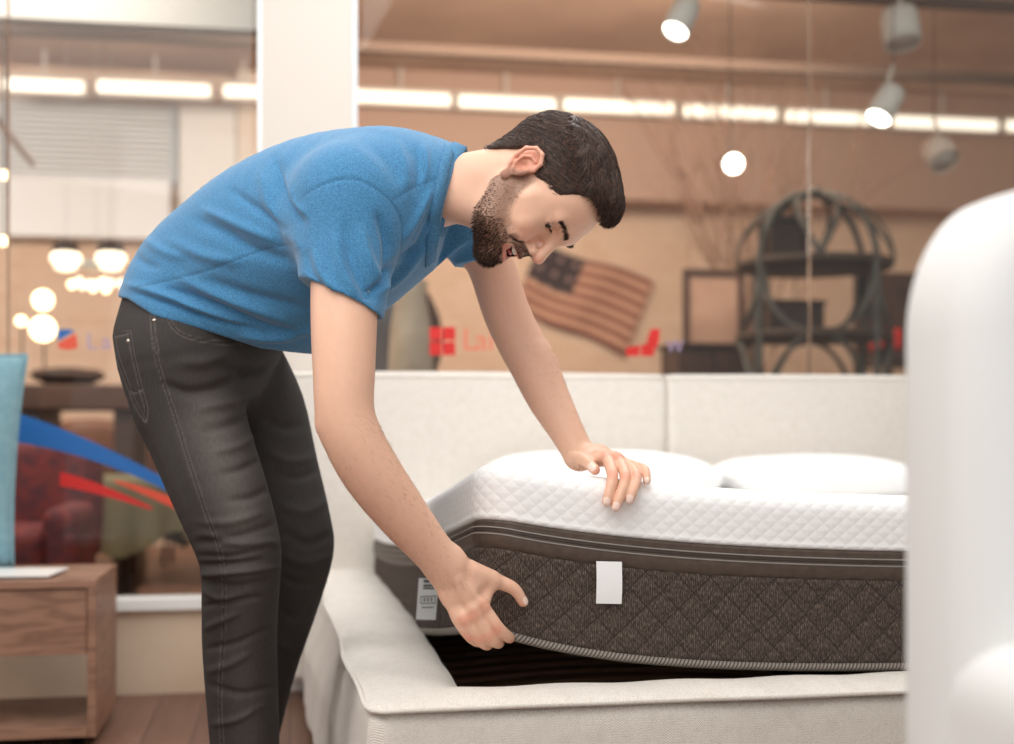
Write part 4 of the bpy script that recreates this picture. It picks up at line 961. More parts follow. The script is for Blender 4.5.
def tint_mat(name, rough, nscale=60, namt=.12, bump=.2, bscale=400, bdist=.001, sss=0, sheen=0, spec=.5, stretch=(1, 1, 1)):
    m = bpy.data.materials.new(name); m.use_nodes = True; n = NB(m); at = n.new('ShaderNodeVertexColor'); at.layer_name = 'tint'
    x, y, z, v = n.obj(); v = n.scaled(v, stretch); nz = n.noise(nscale, v, 4); f = n.m('ADD', n.m('MULTIPLY', n.m('SUBTRACT', nz, .5), namt*2), 1)
    mx = n.new('ShaderNodeVectorMath', operation='SCALE'); n.link(at.outputs[0], mx.inputs[0]); n.link(f, mx.inputs['Scale']); n.link(mx.outputs[0], n.b.inputs['Base Color'])
    n.b.inputs['Roughness'].default_value = rough; n.b.inputs['Specular IOR Level'].default_value = spec
    if sheen: n.b.inputs['Sheen Weight'].default_value = sheen
    if sss: n.b.inputs['Subsurface Weight'].default_value = sss; n.b.inputs['Subsurface Radius'].default_value = (1, .35, .2); n.b.inputs['Subsurface Scale'].default_value = .006
    n.link(n.bump(n.noise(bscale, v, 3), bump, bdist), n.b.inputs['Normal']); return m
# ------------------------------------------------------------------ the man
man = empty('person', C(250, 884, 2.35)*np.array([1, 1, 0]), 'bearded man in a blue t-shirt and dark jeans bending to lift the mattress', 'person')
# head frame fitted to the profile: columns = forward, left, up in (right, up, away)
HM = np.array([[.2500, .1990, .9475], [-.9390, -.1800, .2870], [-.2300, .9620, -.1420]])
HM = np.linalg.qr(HM)[0]*np.sign(np.diag(np.linalg.qr(HM)[1]))
HT_ = np.array([.0470, .4045, 2.12])
BAS = np.stack([RIGHT, UP, FWD], 1)            # camera-aligned axes in the world
HR = BAS@HM; HO = CAMP+BAS@HT_
def H(x, y, z): return HO+HR@np.array([x, y, z])
def Hl(P): return (P-HO)@HR
def hseg(a, b, ra, rb): return p_seg(H(*a), H(*b), ra, rb)
def hell(c, r, R=None): return p_ell(H(*c), r, HR if R is None else HR@R)
def roty(a): c, s_ = math.cos(a), math.sin(a); return np.array([[c, 0, s_], [0, 1, 0], [-s_, 0, c]])
body = Sdf(); A_ = body.add; S_ = body.sub
# skull and face
A_(hell((-.002, 0, .035), (.100, .076, .088))); A_(hell((.045, 0, .040), (.056, .065, .058)), .02); A_(hell((.042, 0, -.030), (.052, .060, .068)), .02)
A_(hell((.030, 0, -.075), (.055, .046, .030)), .02)
for s_ in (-1, 1):
    A_(hseg((.064, s_*.044, -.016), (.040, s_*.058, -.010), .020, .016), .02); A_(hseg((.080, s_*.033, -.034), (.074, s_*.040, -.030), .017, .016), .015)
    A_(hseg((.004, s_*.056, -.040), (.040, s_*.046, -.084), .020, .020), .02); A_(hseg((.040, s_*.046, -.084), (.080, s_*.012, -.104), .020, .016), .02)
    A_(hseg((.0935, s_*.008, .024), (.083, s_*.042, .028), .0085, .009), .014)
    A_(p_seg(H(.095, s_*.012, -.035), H(.080, s_*.036, -.052), .010, .009), .012)   # smile fold
A_(hell((.077, 0, -.056), (.027, .034, .030)), .015); A_(hell((.084, 0, -.103), (.017, .024, .014)), .015)
A_(hell((.100, 0, .030), (.010, .020, .014)), .02)
for s_ in (-1, 1): S_(hell((.101, s_*.034, .007), (.013, .015, .011)), .012)
A_(hseg((.097, 0, .016), (.117, 0, -.021), .0085, .0095), .012); A_(hell((.1195, 0, -.027), (.0115, .0110, .0100)), .006)
for s_ in (-1, 1):
    A_(hseg((.110, s_*.0125, -.0315), (.104, s_*.0145, -.031), .0078, .0065), .005); S_(hseg((.116, s_*.0085, -.044), (.111, s_*.0085, -.034), .0042, .0030), .003)
    S_(hseg((.0985, s_*.0235, -.034), (.0865, s_*.0370, -.058), .0016, .0016), .009)
    S_(hseg((.1045, s_*.0205, -.031), (.102, s_*.019, -.022), .002, .001), .006)
    # eyelids round the eyeball, then the downcast opening
    A_(hell((.0770, s_*.0350, .011), (.0140, .0145, .0138)), .004)
    S_(hell((.0910, s_*.0360, .0050), (.0090, .0150, .0060), roty(.40)), .001)
    S_(hseg((.0915, s_*.022, .0150), (.087, s_*.043, .0150), .0012, .0012), .003)
# mouth: lips, open smile
for s_ in (-1, 1):
    A_(hseg((.1045, 0, -.0560), (.0905, s_*.026, -.0565), .0055, .0038), .006); A_(hseg((.0985, 0, -.0835), (.0885, s_*.025, -.060), .0068, .0042), .006)
for s_ in (-1, 1): S_(hseg((.103, 0, -.0680), (.094, s_*.0225, -.0585), .0088, .0040), .003)
S_(hell((.088, 0, -.067), (.018, .022, .011)), .003)
# ears
for s_ in (-1, 1):
    ey = lambda y: s_*y
    A_(hell((-.012, ey(.0775), .000), (.019, .0055, .029), roty(-.18)), .006)
    hx = [(.000, .075, -.004), (.006, .079, .011), (.001, .084, .025), (-.012, .088, .032), (-.025, .090, .026), (-.031, .090, .010), (-.027, .087, -.008), (-.018, .083, -.023), (-.008, .079, -.032)]
    for i in range(8): A_(p_seg(H(hx[i][0], ey(hx[i][1]), hx[i][2]), H(hx[i+1][0], ey(hx[i+1][1]), hx[i+1][2]), .0036, .0036), .002)
    A_(hell((-.005, ey(.078), -.034), (.0085, .005, .009)), .004)
    ax = [(-.006, .083, .018), (-.016, .086, .014), (-.021, .087, .002), (-.016, .084, -.013), (-.008, .081, -.020)]
    for i in range(4): A_(p_seg(H(ax[i][0], ey(ax[i][1]), ax[i][2]), H(ax[i+1][0], ey(ax[i+1][1]), ax[i+1][2]), .0030, .0030), .002)
    S_(hell((-.007, ey(.086), -.004), (.0080, .009, .0105)), .003); A_(hell((.0025, ey(.079), -.008), (.004, .004, .006)), .003)
# neck and the core of the torso under the shirt
N0 = C(425, 195, 2.21); NK1 = H(-.030, 0, -.050)
A_(p_eseg(N0, NK1, UP, -HR[:, 0], (.058, .064), (.057, .056)), .03)
A_(hseg((.018, 0, -.085), (-.028, 0, -.140), .030, .032), .03)
for s_ in (-1, 1): A_(p_seg(H(-.035, s_*.045, -.03), C(440, 212, 2.21+s_*.03), .014, .012), .02)
A_(p_seg(C(425, 193, 2.21), C(385, 205, 2.25), .052, .085), .03); A_(p_seg(C(385, 205, 2.25), C(240, 280, 2.38), .085, .10), .04)
# arms
def arm(pts, k=.02):
    P = [C(*p[:3]) for p in pts]; R = [p[3]*p[2]/F for p in pts]
    A_(p_chain(P, R, 5), k)
arm([(385, 212, 2.20, 50), (352, 212, 2.09, 40), (345, 262, 2.06, 34), (344, 322, 2.035, 33), (344, 372, 2.02, 31), (345, 412, 2.015, 29.5), (355, 443, 2.02, 30), (374, 476, 2.035, 29.5), (402, 514, 2.06, 26), (429, 547, 2.085, 21.5), (446, 566, 2.10, 20)])
A_(p_seg(C(334, 424, 2.02), C(337, 430, 2.02), .027, .025), .015)
arm([(425, 198, 2.30, 36), (458, 204, 2.38, 31), (478, 240, 2.39, 28), (491, 265, 2.395, 24), (506, 311, 2.40, 23.5), (522, 345, 2.40, 23.5), (532, 362, 2.395, 24), (548, 397, 2.38, 21.5), (566, 430, 2.35, 17.5), (580, 456, 2.33, 15.5)])
# right hand: grips the bottom edge, thumb on the quilted face
def fing(pts, rs, k=.003):
    P = [C(*p) for p in pts]
    A_(p_chain(P, np.array(rs)*.001, 4), k)
W1 = C(447, 567, 2.10)
A_(p_eseg(C(444, 562, 2.098), C(462, 590, 2.108), C(468, 553, 2.11)-C(430, 578, 2.095), C(492, 590, 2.125)-C(444, 600, 2.10), (.035, .024), (.038, .019)), .012)
A_(p_eseg(C(462, 590, 2.108), C(469, 613, 2.112), C(492, 590, 2.125)-C(444, 600, 2.10), C(486, 606, 2.13)-C(455, 622, 2.10), (.038, .018), (.030, .013)), .010)
A_(p_seg(C(470, 572, 2.115), C(490, 580, 2.135), .019, .0165), .012)       # thumb base
fing([(470, 574, 2.118), (496, 581, 2.140), (514, 589, 2.150), (523, 602, 2.158)], [19, 13.2, 10.8, 8.6], .008)
A_(p_seg(C(490, 582, 2.135), C(484, 603, 2.12), .011, .010), .012)        # web
fing([(466, 596, 2.11), (483, 609, 2.112), (498, 628, 2.118), (508, 637, 2.150), (510, 638, 2.200)], [12, 12, 10.8, 9.8, 8.4])
fing([(461, 600, 2.105), (474, 616, 2.102), (489.5, 637, 2.114), (497, 643, 2.150), (500, 643, 2.200)], [12, 12, 10.6, 9.6, 8.2])
fing([(456, 602, 2.102), (465, 620, 2.098), (479, 639, 2.110), (486, 645, 2.150), (489, 645, 2.195)], [11, 11.2, 9.9, 9.0, 7.8])
fing([(451, 602, 2.100), (458, 620, 2.098), (469, 636, 2.108), (476, 642, 2.140), (479, 643, 2.180)], [10, 10, 8.8, 8.0, 7.0])
for (x, y, d, r) in ((483, 607, 2.106, 10.5), (474, 614, 2.098, 10.8), (465, 619, 2.095, 10)): A_(p_seg(C(x, y, d), C(x-1, y-2, d), r*.001, r*.001), .008)
for (a, b_) in (((456, 582, 2.082), (471, 608, 2.091)), ((459, 578, 2.083), (479, 602, 2.099))): A_(p_seg(C(*a), C(*b_), .0024, .004), .014)
# left hand: rests on the top edge, fingers over the front
LD = .0
A_(p_eseg(C(579, 455, 2.33), C(592, 457, 2.302), C(567, 464, 2.31)-C(597, 454, 2.33), C(578, 466, 2.28)-C(610, 452, 2.31), (.029, .020), (.036, .018)), .012)
A_(p_eseg(C(592, 457, 2.302), C(614, 459, 2.268), C(578, 466, 2.28)-C(610, 452, 2.31), C(603, 458, 2.25)-C(632, 463, 2.29), (.036, .017), (.034, .013)), .010)
fing([(572, 458, 2.30), (584, 460, 2.262), (595, 470, 2.235)], [11.5, 10.8, 9.2], .006)
fing([(596, 457, 2.29), (606, 457.5, 2.258), (612.5, 475, 2.205), (609, 493, 2.186), (606.5, 502, 2.184)], [11, 11.2, 10.0, 8.8, 8.0])
fing([(604, 457, 2.29), (617.5, 460, 2.262), (625.5, 477, 2.205), (619.5, 497, 2.184), (616, 507, 2.182)], [11, 11.2, 10.0, 8.9, 8.1])
fing([(612, 459, 2.29), (628, 465, 2.266), (636.5, 476, 2.215), (633, 491, 2.190), (629.5, 500, 2.188)], [11, 10.6, 9.4, 8.6, 7.9])
fing([(618, 461, 2.29), (637, 467, 2.270), (645, 470, 2.235), (647, 481, 2.215)], [10, 9.4, 8.2, 7.0])
A_(p_seg(C(600, 455, 2.272), C(617, 457, 2.258), .009, .009), .008)
# finger nails as shallow plates in the same skin
bodyV, bodyQ, bodyN = body.mesh(.0021)
bodyV = smooth(bodyV, bodyQ, 1, .4); bodyN = vnormals(bodyV, bodyQ)
# skin tones
SK = np.array(lin((233, 186, 159))[:3]); RED = np.array(lin((228, 142, 118))[:3]); STUB = np.array(lin((112, 82, 68))[:3]); LIP = np.array(lin((196, 110, 98))[:3]); NAIL = np.array(lin((250, 222, 208))[:3]); DARK = np.array(lin((58, 24, 20))[:3])
cols = np.tile(SK, (len(bodyV), 1))
def tintn(P, r, c, amt, soft=.6):
    d = np.linalg.norm(bodyV-P, axis=1)/r; w = np.clip((1.25-d)/soft, 0, 1)[:, None]*amt; cols[:] = cols*(1-w)+c*w
lp = Hl(bodyV); hx_, hy_, hz_ = lp[:, 0], lp[:, 1], lp[:, 2]; onhead = (np.abs(hy_) < .1) & (hz_ > -.14) & (hz_ < .14) & (hx_ > -.12) & (hx_ < .14)
for s_ in (-1, 1):
    tintn(H(.112, s_*.0085, -.036), .0045, DARK, .8, .4)
    tintn(H(-.014, s_*.087, .004), .030, RED, .55); tintn(H(-.005, s_*.078, -.034), .010, RED, .5); tintn(H(.085, s_*.036, -.028), .022, RED, .28)
tintn(H(.124, 0, -.030), .014, RED, .4)
def beardmask(x, y, z):
    ay = np.abs(y); line = np.interp(x, [-.02, .005, .02, .035, .05, .065, .08, .095], [-.045, .016, .014, -.022, -.041, -.047, -.046, -.044])
    m = np.clip((line+.004-z)/.020, 0, 1)*(z > -.15)*(x > -.012)
    low = np.interp(x, [-.02, .0, .03, .06, .10], [-.06, -.075, -.105, -.125, -.14]); m = m*np.clip((z-low)/.012, 0, 1)
    mus = (x > .084)*(ay < .036)*np.clip((-.0375-z)/.003, 0, 1)*(z > -.0565)
    lips = np.exp(-(((z+.069-ay*.35)/.0155)**4+((ay)/.031)**6))*(x > .078); return np.maximum(np.clip(m-(lips > .35)*1.0, 0, 1), mus)
bm_ = np.where(onhead, beardmask(hx_, hy_, hz_), 0)[:, None]; cols = cols*(1-bm_*.62)+STUB*bm_*.62
lipm = onhead & (hx_ > .084) & (np.abs(hy_) < .029) & (np.exp(-(((hz_+.069-np.abs(hy_)*.35)/.0165)**4)) > .35); lipm &= (hz_ < -.0535); cols[lipm] = cols[lipm]*.35+LIP*.65
inm = onhead & (hx_ < .0985) & (hx_ > .06) & (np.abs(hy_) < .023) & (np.abs(hz_+.067) < .0125) & ((bodyN@HR[:, 0]) > -2)
deep = inm & (Hl(bodyV+bodyN*.006)[:, 0] < .097) & (np.abs(hy_) < .021); cols[deep] = DARK
hairm = onhead & (hz_ > np.interp(hx_, [-.13, -.095, -.08, -.05, -.032, -.018, .004, .012, .022, .030, .045, .056, .061, .068, .080, .10, .12], [-.080, -.078, -.062, -.010, .030, .036, .030, .010, .018, .026, .029, .034, .070, .088, .091, .090, .090])+.010); w = (hairm*np.clip((hz_-np.interp(hx_, [-.13, -.08, -.05, -.032, .004, .03, .056, .068, .12], [-.08, -.062, -.01, .03, .03, .03, .045, .10, .10]))/.012, 0, 1))[:, None]*.7; cols = cols*(1-w)+STUB*.5*w
for (x, y, d) in ((483, 606, 2.10), (473, 615, 2.09), (464, 620, 2.09), (496, 630, 2.11), (487, 640, 2.10), (475, 640, 2.10), (466, 637, 2.10), (614, 474, 2.195), (626, 476, 2.195), (636, 474, 2.205), (606, 455, 2.25), (618, 457, 2.25)): tintn(C(x, y, d), .012, RED, .42)
for (x, y, d) in ((606, 504, 2.176), (616, 509, 2.174), (629, 502, 2.18), (647, 483, 2.207), (595, 471, 2.227), (525, 604, 2.15), (509, 640, 2.15)): tintn(C(x, y, d), .009, RED, .45)
def nail(c, up, w, l):
    c = C(*c); pr_ = proj(bodyV); u = np.array(up, float); u /= np.linalg.norm(u); q = pr_[:, :2]-proj(c)[:2]; a_ = q@u; b_ = q@np.array([-u[1], u[0]]); m = ((a_/l)**4+(b_/w)**4 < 1) & (np.abs(pr_[:, 2]-proj(c)[2]) < .02) & (((bodyV-CAMP)*bodyN).sum(1) < 0)
    cols[m] = NAIL; bodyV[m] += bodyN[m]*.0005
nail((606.8, 502, 2.176), (-.15, 1), 3.6, 4.6); nail((616.2, 507, 2.174), (-.2, 1), 3.7, 4.8); nail((629.6, 499.5, 2.18), (-.25, 1), 3.7, 4.6); nail((647, 481, 2.208), (.1, 1), 2.6, 3.6); nail((592, 467, 2.228), (.6, .7), 3.4, 4.4); nail((526, 601, 2.15), (.35, 1), 2.6, 4.4)
m_skin = tint_mat('skin', .48, 90, .05, .12, 700, .0006, sss=.12)
torso = np_object('body', bodyV, bodyQ, m_skin, man, cols)
# eyes, teeth, tongue
m_eye = mat('eyeball', (206, 192, 184), .3); m_iris = mat('iris', (44, 28, 20), .35)
for s_ in (-1, 1):
    c = H(.0770, s_*.0350, .011); e = MB().lathe(c, [(.0122*math.sin(t), -.0122*math.cos(t)) for t in np.linspace(.05, math.pi-.05, 14)], 20).build('eye', m_eye, man)
    d = nrmz(HR@np.array([.80, s_*.16, -.50])); MB().lathe(c+d*.0108, [(.0058, 0), (.0055, .0013), (.0035, .0021), (.0005, .0024)], 18, d).build('iris', m_iris, e)
m_teeth = mat('teeth', (238, 230, 218), .25); mb = MB()
for i in range(-5, 5):
    a = (i+.5)/5.2; y = .0205*math.sin(a*1.25); x = .0985-.0115*(1-math.cos(a*1.3)); z = -.0605+.0065*a*a; M4 = Matrix.Translation(H(x, y, z)) @ Matrix(HR.tolist()).to_4x4() @ Matrix.Rotation(a*1.0, 4, 'Z')
    mb.box((-.0025, -.0023, -.0050), (.0015, .0023, .0050), M4)
mb.build('upper_teeth', m_teeth, man, bevel=.0007)
mb = MB().lathe(H(.086, 0, -.0745), [(.002, 0), (.012, .002), (.014, .005), (.010, .008), (.002, .009)], 16, HR[:, 2]); mb.build('tongue', mat('tongue', (176, 84, 78), .4), man)
# --- beard, brows, lashes: short hairs rooted in the skin
m_beard = mat('beard_hair', (62, 42, 32), .55, spec=.3); m_hair = mat('head_hair', (62, 41, 31), .5, spec=.35, c2=(38, 25, 19), nscale=160, stretch=(1, 1, 1))
def pick(prob, n):
    p = prob/prob.sum(); return rng.choice(len(prob), n, p=p)
bp_ = np.where(onhead, beardmask(hx_, hy_, hz_), 0)*(np.abs(hy_) < .08); bp_ = bp_*(.22+.78*np.clip((-hz_-.05)/.04, 0, 1)+4.5*(hx_ > .084)*(hz_ > -.058)); bp_[bp_ < .06] = 0; bi = pick(bp_, 9500); L_ = lp[bi]
mu_ = ((L_[:, 0] > .084) & (L_[:, 2] > -.058))*1.0; dirs = np.stack([.35-.5*mu_, L_[:, 1]*(5+45*mu_), -1.0+.4*mu_], 1)@HR.T*.9+bodyN[bi]*.55+rng.normal(size=(len(bi), 3))*.22
dens = np.clip((L_[:, 0]-.01)/.06, .25, 1); ln = (.0030+.0060*np.clip((-L_[:, 2]-.055)/.04, 0, 1)*dens)*rng.uniform(.6, 1.2, len(bi))*np.where((L_[:, 0] > .084) & (L_[:, 2] > -.058), .8, 1)
strand_mesh(bodyV[bi]-bodyN[bi]*.0006, dirs, ln, np.full(len(bi), .00036), 4, lambda P, D, t: D+rng.normal(size=D.shape)*.12-HR[:, 2]*.12, 'beard', m_beard, man)
for s_ in (-1, 1):
    n_ = 420; t = rng.uniform(0, 1, n_); y = s_*(.014+.036*t); z = .0245+.006*np.sin(t*2.2)+rng.normal(size=n_)*.0022*(1-.5*t); T_ = np.stack([.115+0*t, y, z], 1)
    cand = np.where(onhead & (hx_ > .06) & (hz_ > .008) & (hz_ < .04))[0]; Lc = lp[cand]; ids = np.array([cand[np.argmin((Lc[:, 1]-a)**2+(Lc[:, 2]-b)**2)] for a, b in zip(y, z)])
    dd = np.stack([0*t+.05, s_*(.8+0*t), .5-.9*t], 1)@HR.T+bodyN[ids]*.25+rng.normal(size=(n_, 3))*.1
    strand_mesh(bodyV[ids]-bodyN[ids]*.0004, dd, rng.uniform(.006, .010, n_), np.full(n_, .00040), 3, lambda P, D, t: D, 'eyebrow', m_beard, man)
    n_ = 46; t = np.linspace(0, 1, n_); R0 = np.stack([.0915-.007*t**2, s_*(.0235+.0245*t), .0092-.001*np.sin(t*3)], 1); R0 = HO+R0@HR.T; dd = np.stack([.8+0*t, s_*(.2+.4*t), -.55+0*t], 1)@HR.T
    strand_mesh(R0, dd, np.full(n_, .0070), np.full(n_, .00016), 3, lambda P, D, t: D+HR[:, 2]*.12, 'eyelashes', m_beard, man)
# --- head hair: swept volume plus strands following the comb direction
hair = Sdf()
hair.add(hell((-.008, 0, .042), (.108, .081, .094))); hair.add(hell((.010, 0, .098), (.080, .064, .034)), .02); hair.add(hell((.048, 0, .104), (.046, .056, .031)), .015); hair.add(hell((.068, 0, .108), (.028, .044, .025)), .012)
hair.add(hell((.038, 0, .052), (.056, .0715, .056)), .01)
hair.add(hell((-.034, 0, -.022), (.062, .064, .070)), .02)
def hl(P):
    L = Hl(P); x, y, z = L.T; ay = np.abs(y); line = np.interp(x, [-.13, -.095, -.08, -.05, -.032, -.018, .004, .012, .022, .030, .045, .056, .061, .068, .080, .10, .12], [-.080, -.078, -.062, -.010, .030, .036, .030, .010, .018, .026, .029, .034, .070, .088, .091, .090, .090])
    return (line-z)*.8
hair.fn(hl, .006)
hV, hQ, hN = hair.mesh(.0022); hV = smooth(hV, hQ, 2)
hN = vnormals(hV, hQ); hp = Hl(hV)
def flow(L):
    x, y, z = L[:, 0], L[:, 1], L[:, 2]; top = np.clip((z-.075)/.03, 0, 1)[:, None]
    side = np.stack([-1.0+0*x, 0*x, -.55-.3*np.clip(-x/.08, 0, 1)], 1); tp = np.stack([.9+0*x, .18+0*x, -.10-.5*np.clip((x-.05)/.05, 0, 1)], 1); return side*(1-top)+tp*top
ph = hp[:, 1]*1.0+.25*hp[:, 0]; st1 = np.sin(ph*420+3*np.sin(hp[:, 0]*60))+.7*np.sin(ph*210+2+4*np.sin(hp[:, 0]*35)); topw = np.clip((hp[:, 2]-.07)/.03, 0, 1)
st2 = np.sin((hp[:, 2]-.45*hp[:, 0])*520+3*np.sin(hp[:, 0]*50)); hV = hV+hN*((st1*.0010*topw+st2*.0002*(1-topw))[:, None]); hN = vnormals(hV, hQ)
hairo = np_object('hair', hV, hQ, m_hair, man)
vis = np.linalg.norm(hV-bodyV.mean(0), axis=1) > 0; outw = ((hV-H(0, 0, .035))*hN).sum(1) > .02
pi2_ = np.where(outw, 1.0+topw*.8, 0); hi = pick(pi2_, 17000); L_ = hp[hi]; nn = hN[hi]; D = flow(L_)@HR.T; D = nrmz2(D-nn*(D*nn).sum(1)[:, None])+nn*(.30-.2*np.clip((L_[:, 2]-.07)/.03, 0, 1))[:, None]+rng.normal(size=D.shape)*.07
ln = (.017+.022*np.clip((L_[:, 2]-.06)/.05, 0, 1))*rng.uniform(.6, 1.2, len(hi))*np.clip(1.15-(L_[:, 0]-.03)/.06, .3, 1)
def hb(P, D, t):
    L = Hl(P); d2 = nrmz2(flow(L)@HR.T); q = L-np.array([0, 0, .04]); e = q/np.array([.112, .085, .105]); k = np.sqrt((e**2).sum(1)); out = nrmz2((q/np.array([.112, .085, .105])**2)@HR.T)
    return D+d2*.25-out*(np.clip((D*out).sum(1), -.2, 1)-.05)[:, None]*.8+rng.normal(size=D.shape)*.03
strand_mesh(hV[hi]-nn*.0006, D, ln, rng.uniform(.0004, .0008, len(hi)), 6, hb, 'hair_strands', mat('hair_strand', (84, 58, 44), .42, spec=.5, c2=(46, 30, 22), nscale=220, lo=.42, hi=.58), hairo)
# --- t-shirt
def px2(P, Q): return np.asarray(P)-np.asarray(Q)
shirt = Sdf()
# (back outline point) (front outline point) depth, half width across
SEC = [((122, 293), (290, 351), 2.42, .182), ((135, 259), (312, 349), 2.41, .174), ((169, 221), (335, 343), 2.38, .172), ((210, 186), (362, 330), 2.34, .182), ((260, 159), (390, 309), 2.30, .190), ((312, 144), (415, 287), 2.26, .190), ((360, 139), (436, 268), 2.235, .178), ((405, 139), (446, 258), 2.215, .145), ((432, 142), (448, 244), 2.205, .108), ((452, 145), (446, 237), 2.20, .086), ((470, 146), (466, 232), 2.195, .082)]
secs = []
for (b_, f_, d, wv_) in SEC:
    pb = C(b_[0], b_[1], d); pf = C(f_[0], f_[1], d); secs.append(((pb+pf)/2, pb-pf, np.linalg.norm(pb-pf)/2-.004, wv_))
shirt.add(p_echain([q[0] for q in secs], [q[1] for q in secs], [q[2] for q in secs], [q[3] for q in secs], 3), .02)
# near sleeve
hemc = C(341, 299, 2.05); hn = nrmz(C(325, 330, 2.045)-hemc)
def cutseg(a, b_, ra, rb, c, n_): f, cc, r = p_seg(a, b_, ra, rb); return (lambda P: np.maximum(f(P), (P-c)@n_)), cc, r
shirt.add(p_seg(C(380, 196, 2.17), C(354, 203, 2.11), .092, .084), .06)
shirt.add(cutseg(C(350, 207, 2.10), C(341, 320, 2.042), .088, .0675, hemc, hn), .05)
shirt.sub(p_seg(C(343, 300, 2.045), C(343, 345, 2.03), .0560, .060), .003)
# far sleeve
hem2 = C(491, 262, 2.39); hn2 = nrmz(C(495, 290, 2.39)-hem2)
shirt.add(p_seg(C(430, 195, 2.32), C(456, 205, 2.37), .085, .072), .03)
shirt.add(cutseg(C(456, 205, 2.37), C(492, 275, 2.39), .070, .049, hem2, hn2), .03)
shirt.sub(p_seg(C(487, 248, 2.39), C(497, 290, 2.39), .0455, .045), .004)
# hem at the waist and the hole for the hips and the neck
hc = C(206, 322, 2.42); hdir = nrmz(C(180, 392, 2.43)-hc)
nc = C(451, 191, 2.20); ndir = nrmz(C(505, 180, 2.16)-C(445, 196, 2.20)); ndir = nrmz(ndir)
nl = nrmz(C(470, 148, 2.19)-C(447, 231, 2.19)); nax = nrmz(np.cross(nl, FWD)); nax = nax*np.sign(nax@ndir)
shirt.fn(lambda P: (P-nc)@nax-.003-np.maximum((P-nc)@FWD-.095, 0)*4, .003)
def nhole(P):
    q = P-nc; t = q@nax; r = q-t[:, None]*nax; u = r@nl; v = np.sqrt(np.maximum((r**2).sum(1)-u**2, 0)); return np.maximum((np.sqrt((u/.0715)**2+(v/.076)**2)-1)*.0715, -(t+.05))
shirt.sub((nhole, nc, .14), .003)
shirt.sub(p_seg(C(459, 226, 2.13), C(446, 256, 2.12), .020, .007), .004)
def hemcut(P):
    pr_ = proj(P); L = np.interp(pr_[:, 0], [100, 128, 154, 210, 260, 290, 310, 345], [294, 299, 316, 332, 348, 352, 354, 351]); return (pr_[:, 1]-L)*pr_[:, 2]/F*.9
shirt.fn(lambda P: np.where(proj(P)[:, 0] < 330, hemcut(P), -1), .003)
sV, sQ, sN = shirt.mesh(.0034); sV = smooth(sV, sQ, 2); sN = vnormals(sV, sQ)
ST = [([(303, 195), (330, 182), (360, 180), (390, 200)], 2.0, -2.0), ([(390, 200), (402, 225), (400, 255)], 2.0, -1.6),           # armhole seam
      ([(392, 201), (412, 188), (438, 178)], 1.8, -1.5), ([(430, 148), (434, 180), (430, 230)], 1.6, -.8),
      ([(130, 288), (170, 280), (215, 268), (262, 250), (298, 243)], 1.6, -1.6),                                                    # side seam
      ([(275, 160), (285, 195), (303, 225)], 7, -7), ([(262, 175), (270, 205), (290, 235), (300, 250)], 7, 5), ([(285, 175), (292, 200), (305, 215)], 5, 5),
      ([(195, 220), (225, 232), (250, 248), (290, 262)], 8, -6), ([(205, 210), (240, 226), (275, 240)], 6, 5), ([(230, 190), (262, 212), (290, 232)], 6, -5), ([(170, 240), (205, 256), (240, 262)], 7, 4),
      ([(128, 285), (150, 292), (190, 305), (240, 322)], 6, 6), ([(135, 292), (165, 302), (210, 318), (270, 335)], 4, -5), ([(170, 290), (215, 305), (260, 325), (300, 335)], 6, -6), ([(180, 278), (230, 300), (290, 322)], 6, 5), ([(210, 280), (250, 295), (305, 308)], 7, -4), ([(240, 336), (280, 338), (312, 330)], 5, 5),
      ([(130, 250), (142, 262), (158, 268)], 6, -4), ([(140, 235), (160, 250), (185, 258)], 6, 3.5),
      # sleeve folds
      ([(345, 225), (352, 262), (366, 292), (378, 300)], 6, -5), ([(335, 235), (342, 270), (356, 296)], 6, 4), ([(362, 230), (370, 262), (384, 285)], 6, 5), ([(378, 215), (388, 245), (386, 275)], 6, -7), ([(315, 255), (325, 280), (345, 300)], 5, 3), ([(306, 250), (312, 275), (330, 292)], 5, -3),
      ([(366, 298), (384, 280), (400, 262), (415, 250)], 5, -8), ([(385, 290), (405, 272), (425, 245)], 5, 5), ([(395, 278), (416, 252), (432, 215)], 5, -6), ([(404, 240), (418, 215), (432, 190)], 5, 5), ([(410, 262), (428, 242), (440, 215)], 4, -4),
      ([(415, 150), (420, 170), (418, 195)], 6, -3), ([(395, 140), (405, 165), (405, 190)], 7, 3), ([(425, 145), (426, 168), (420, 190)], 4, 3),
      ([(360, 140), (385, 160), (400, 185)], 8, -2.5), ([(299, 272), (318, 288), (345, 301), (378, 306)], 1.2, -.9, 1),
      ([(400, 300), (430, 270), (455, 240)], 3, -3), ([(388, 308), (420, 282), (448, 252)], 3, 3)]
ST = [(q[0], q[1]*(.8 if q[1] > 3 else 1), q[2]*(1.7 if q[1] > 3 else 1))+tuple(q[3:]) for q in ST]
sV = folds(sV, sN, ST); sN = vnormals(sV, sQ)
BL = np.array(lin((70, 128, 170))[:3]); sc_ = np.tile(BL, (len(sV), 1)); pr_ = proj(sV); P2 = pr_[:, :2]; fc = ((sV-CAMP)*sN).sum(1) < 0
for L in (ST[0][0]+ST[1][0][1:], ST[2][0], ST[4][0]):
    d, t = segdist(P2, spline(L)); w = (np.clip(1.4-d/1.0, 0, 1)*fc)[:, None]*.5; sc_ = sc_*(1-w)+sc_*.45*w
m_shirt = tint_mat('heather_jersey', .85, 460, .85, .25, 900, .0008, sheen=.25, spec=.2)
shirto = np_object('t_shirt', sV, sQ, m_shirt, man, sc_)
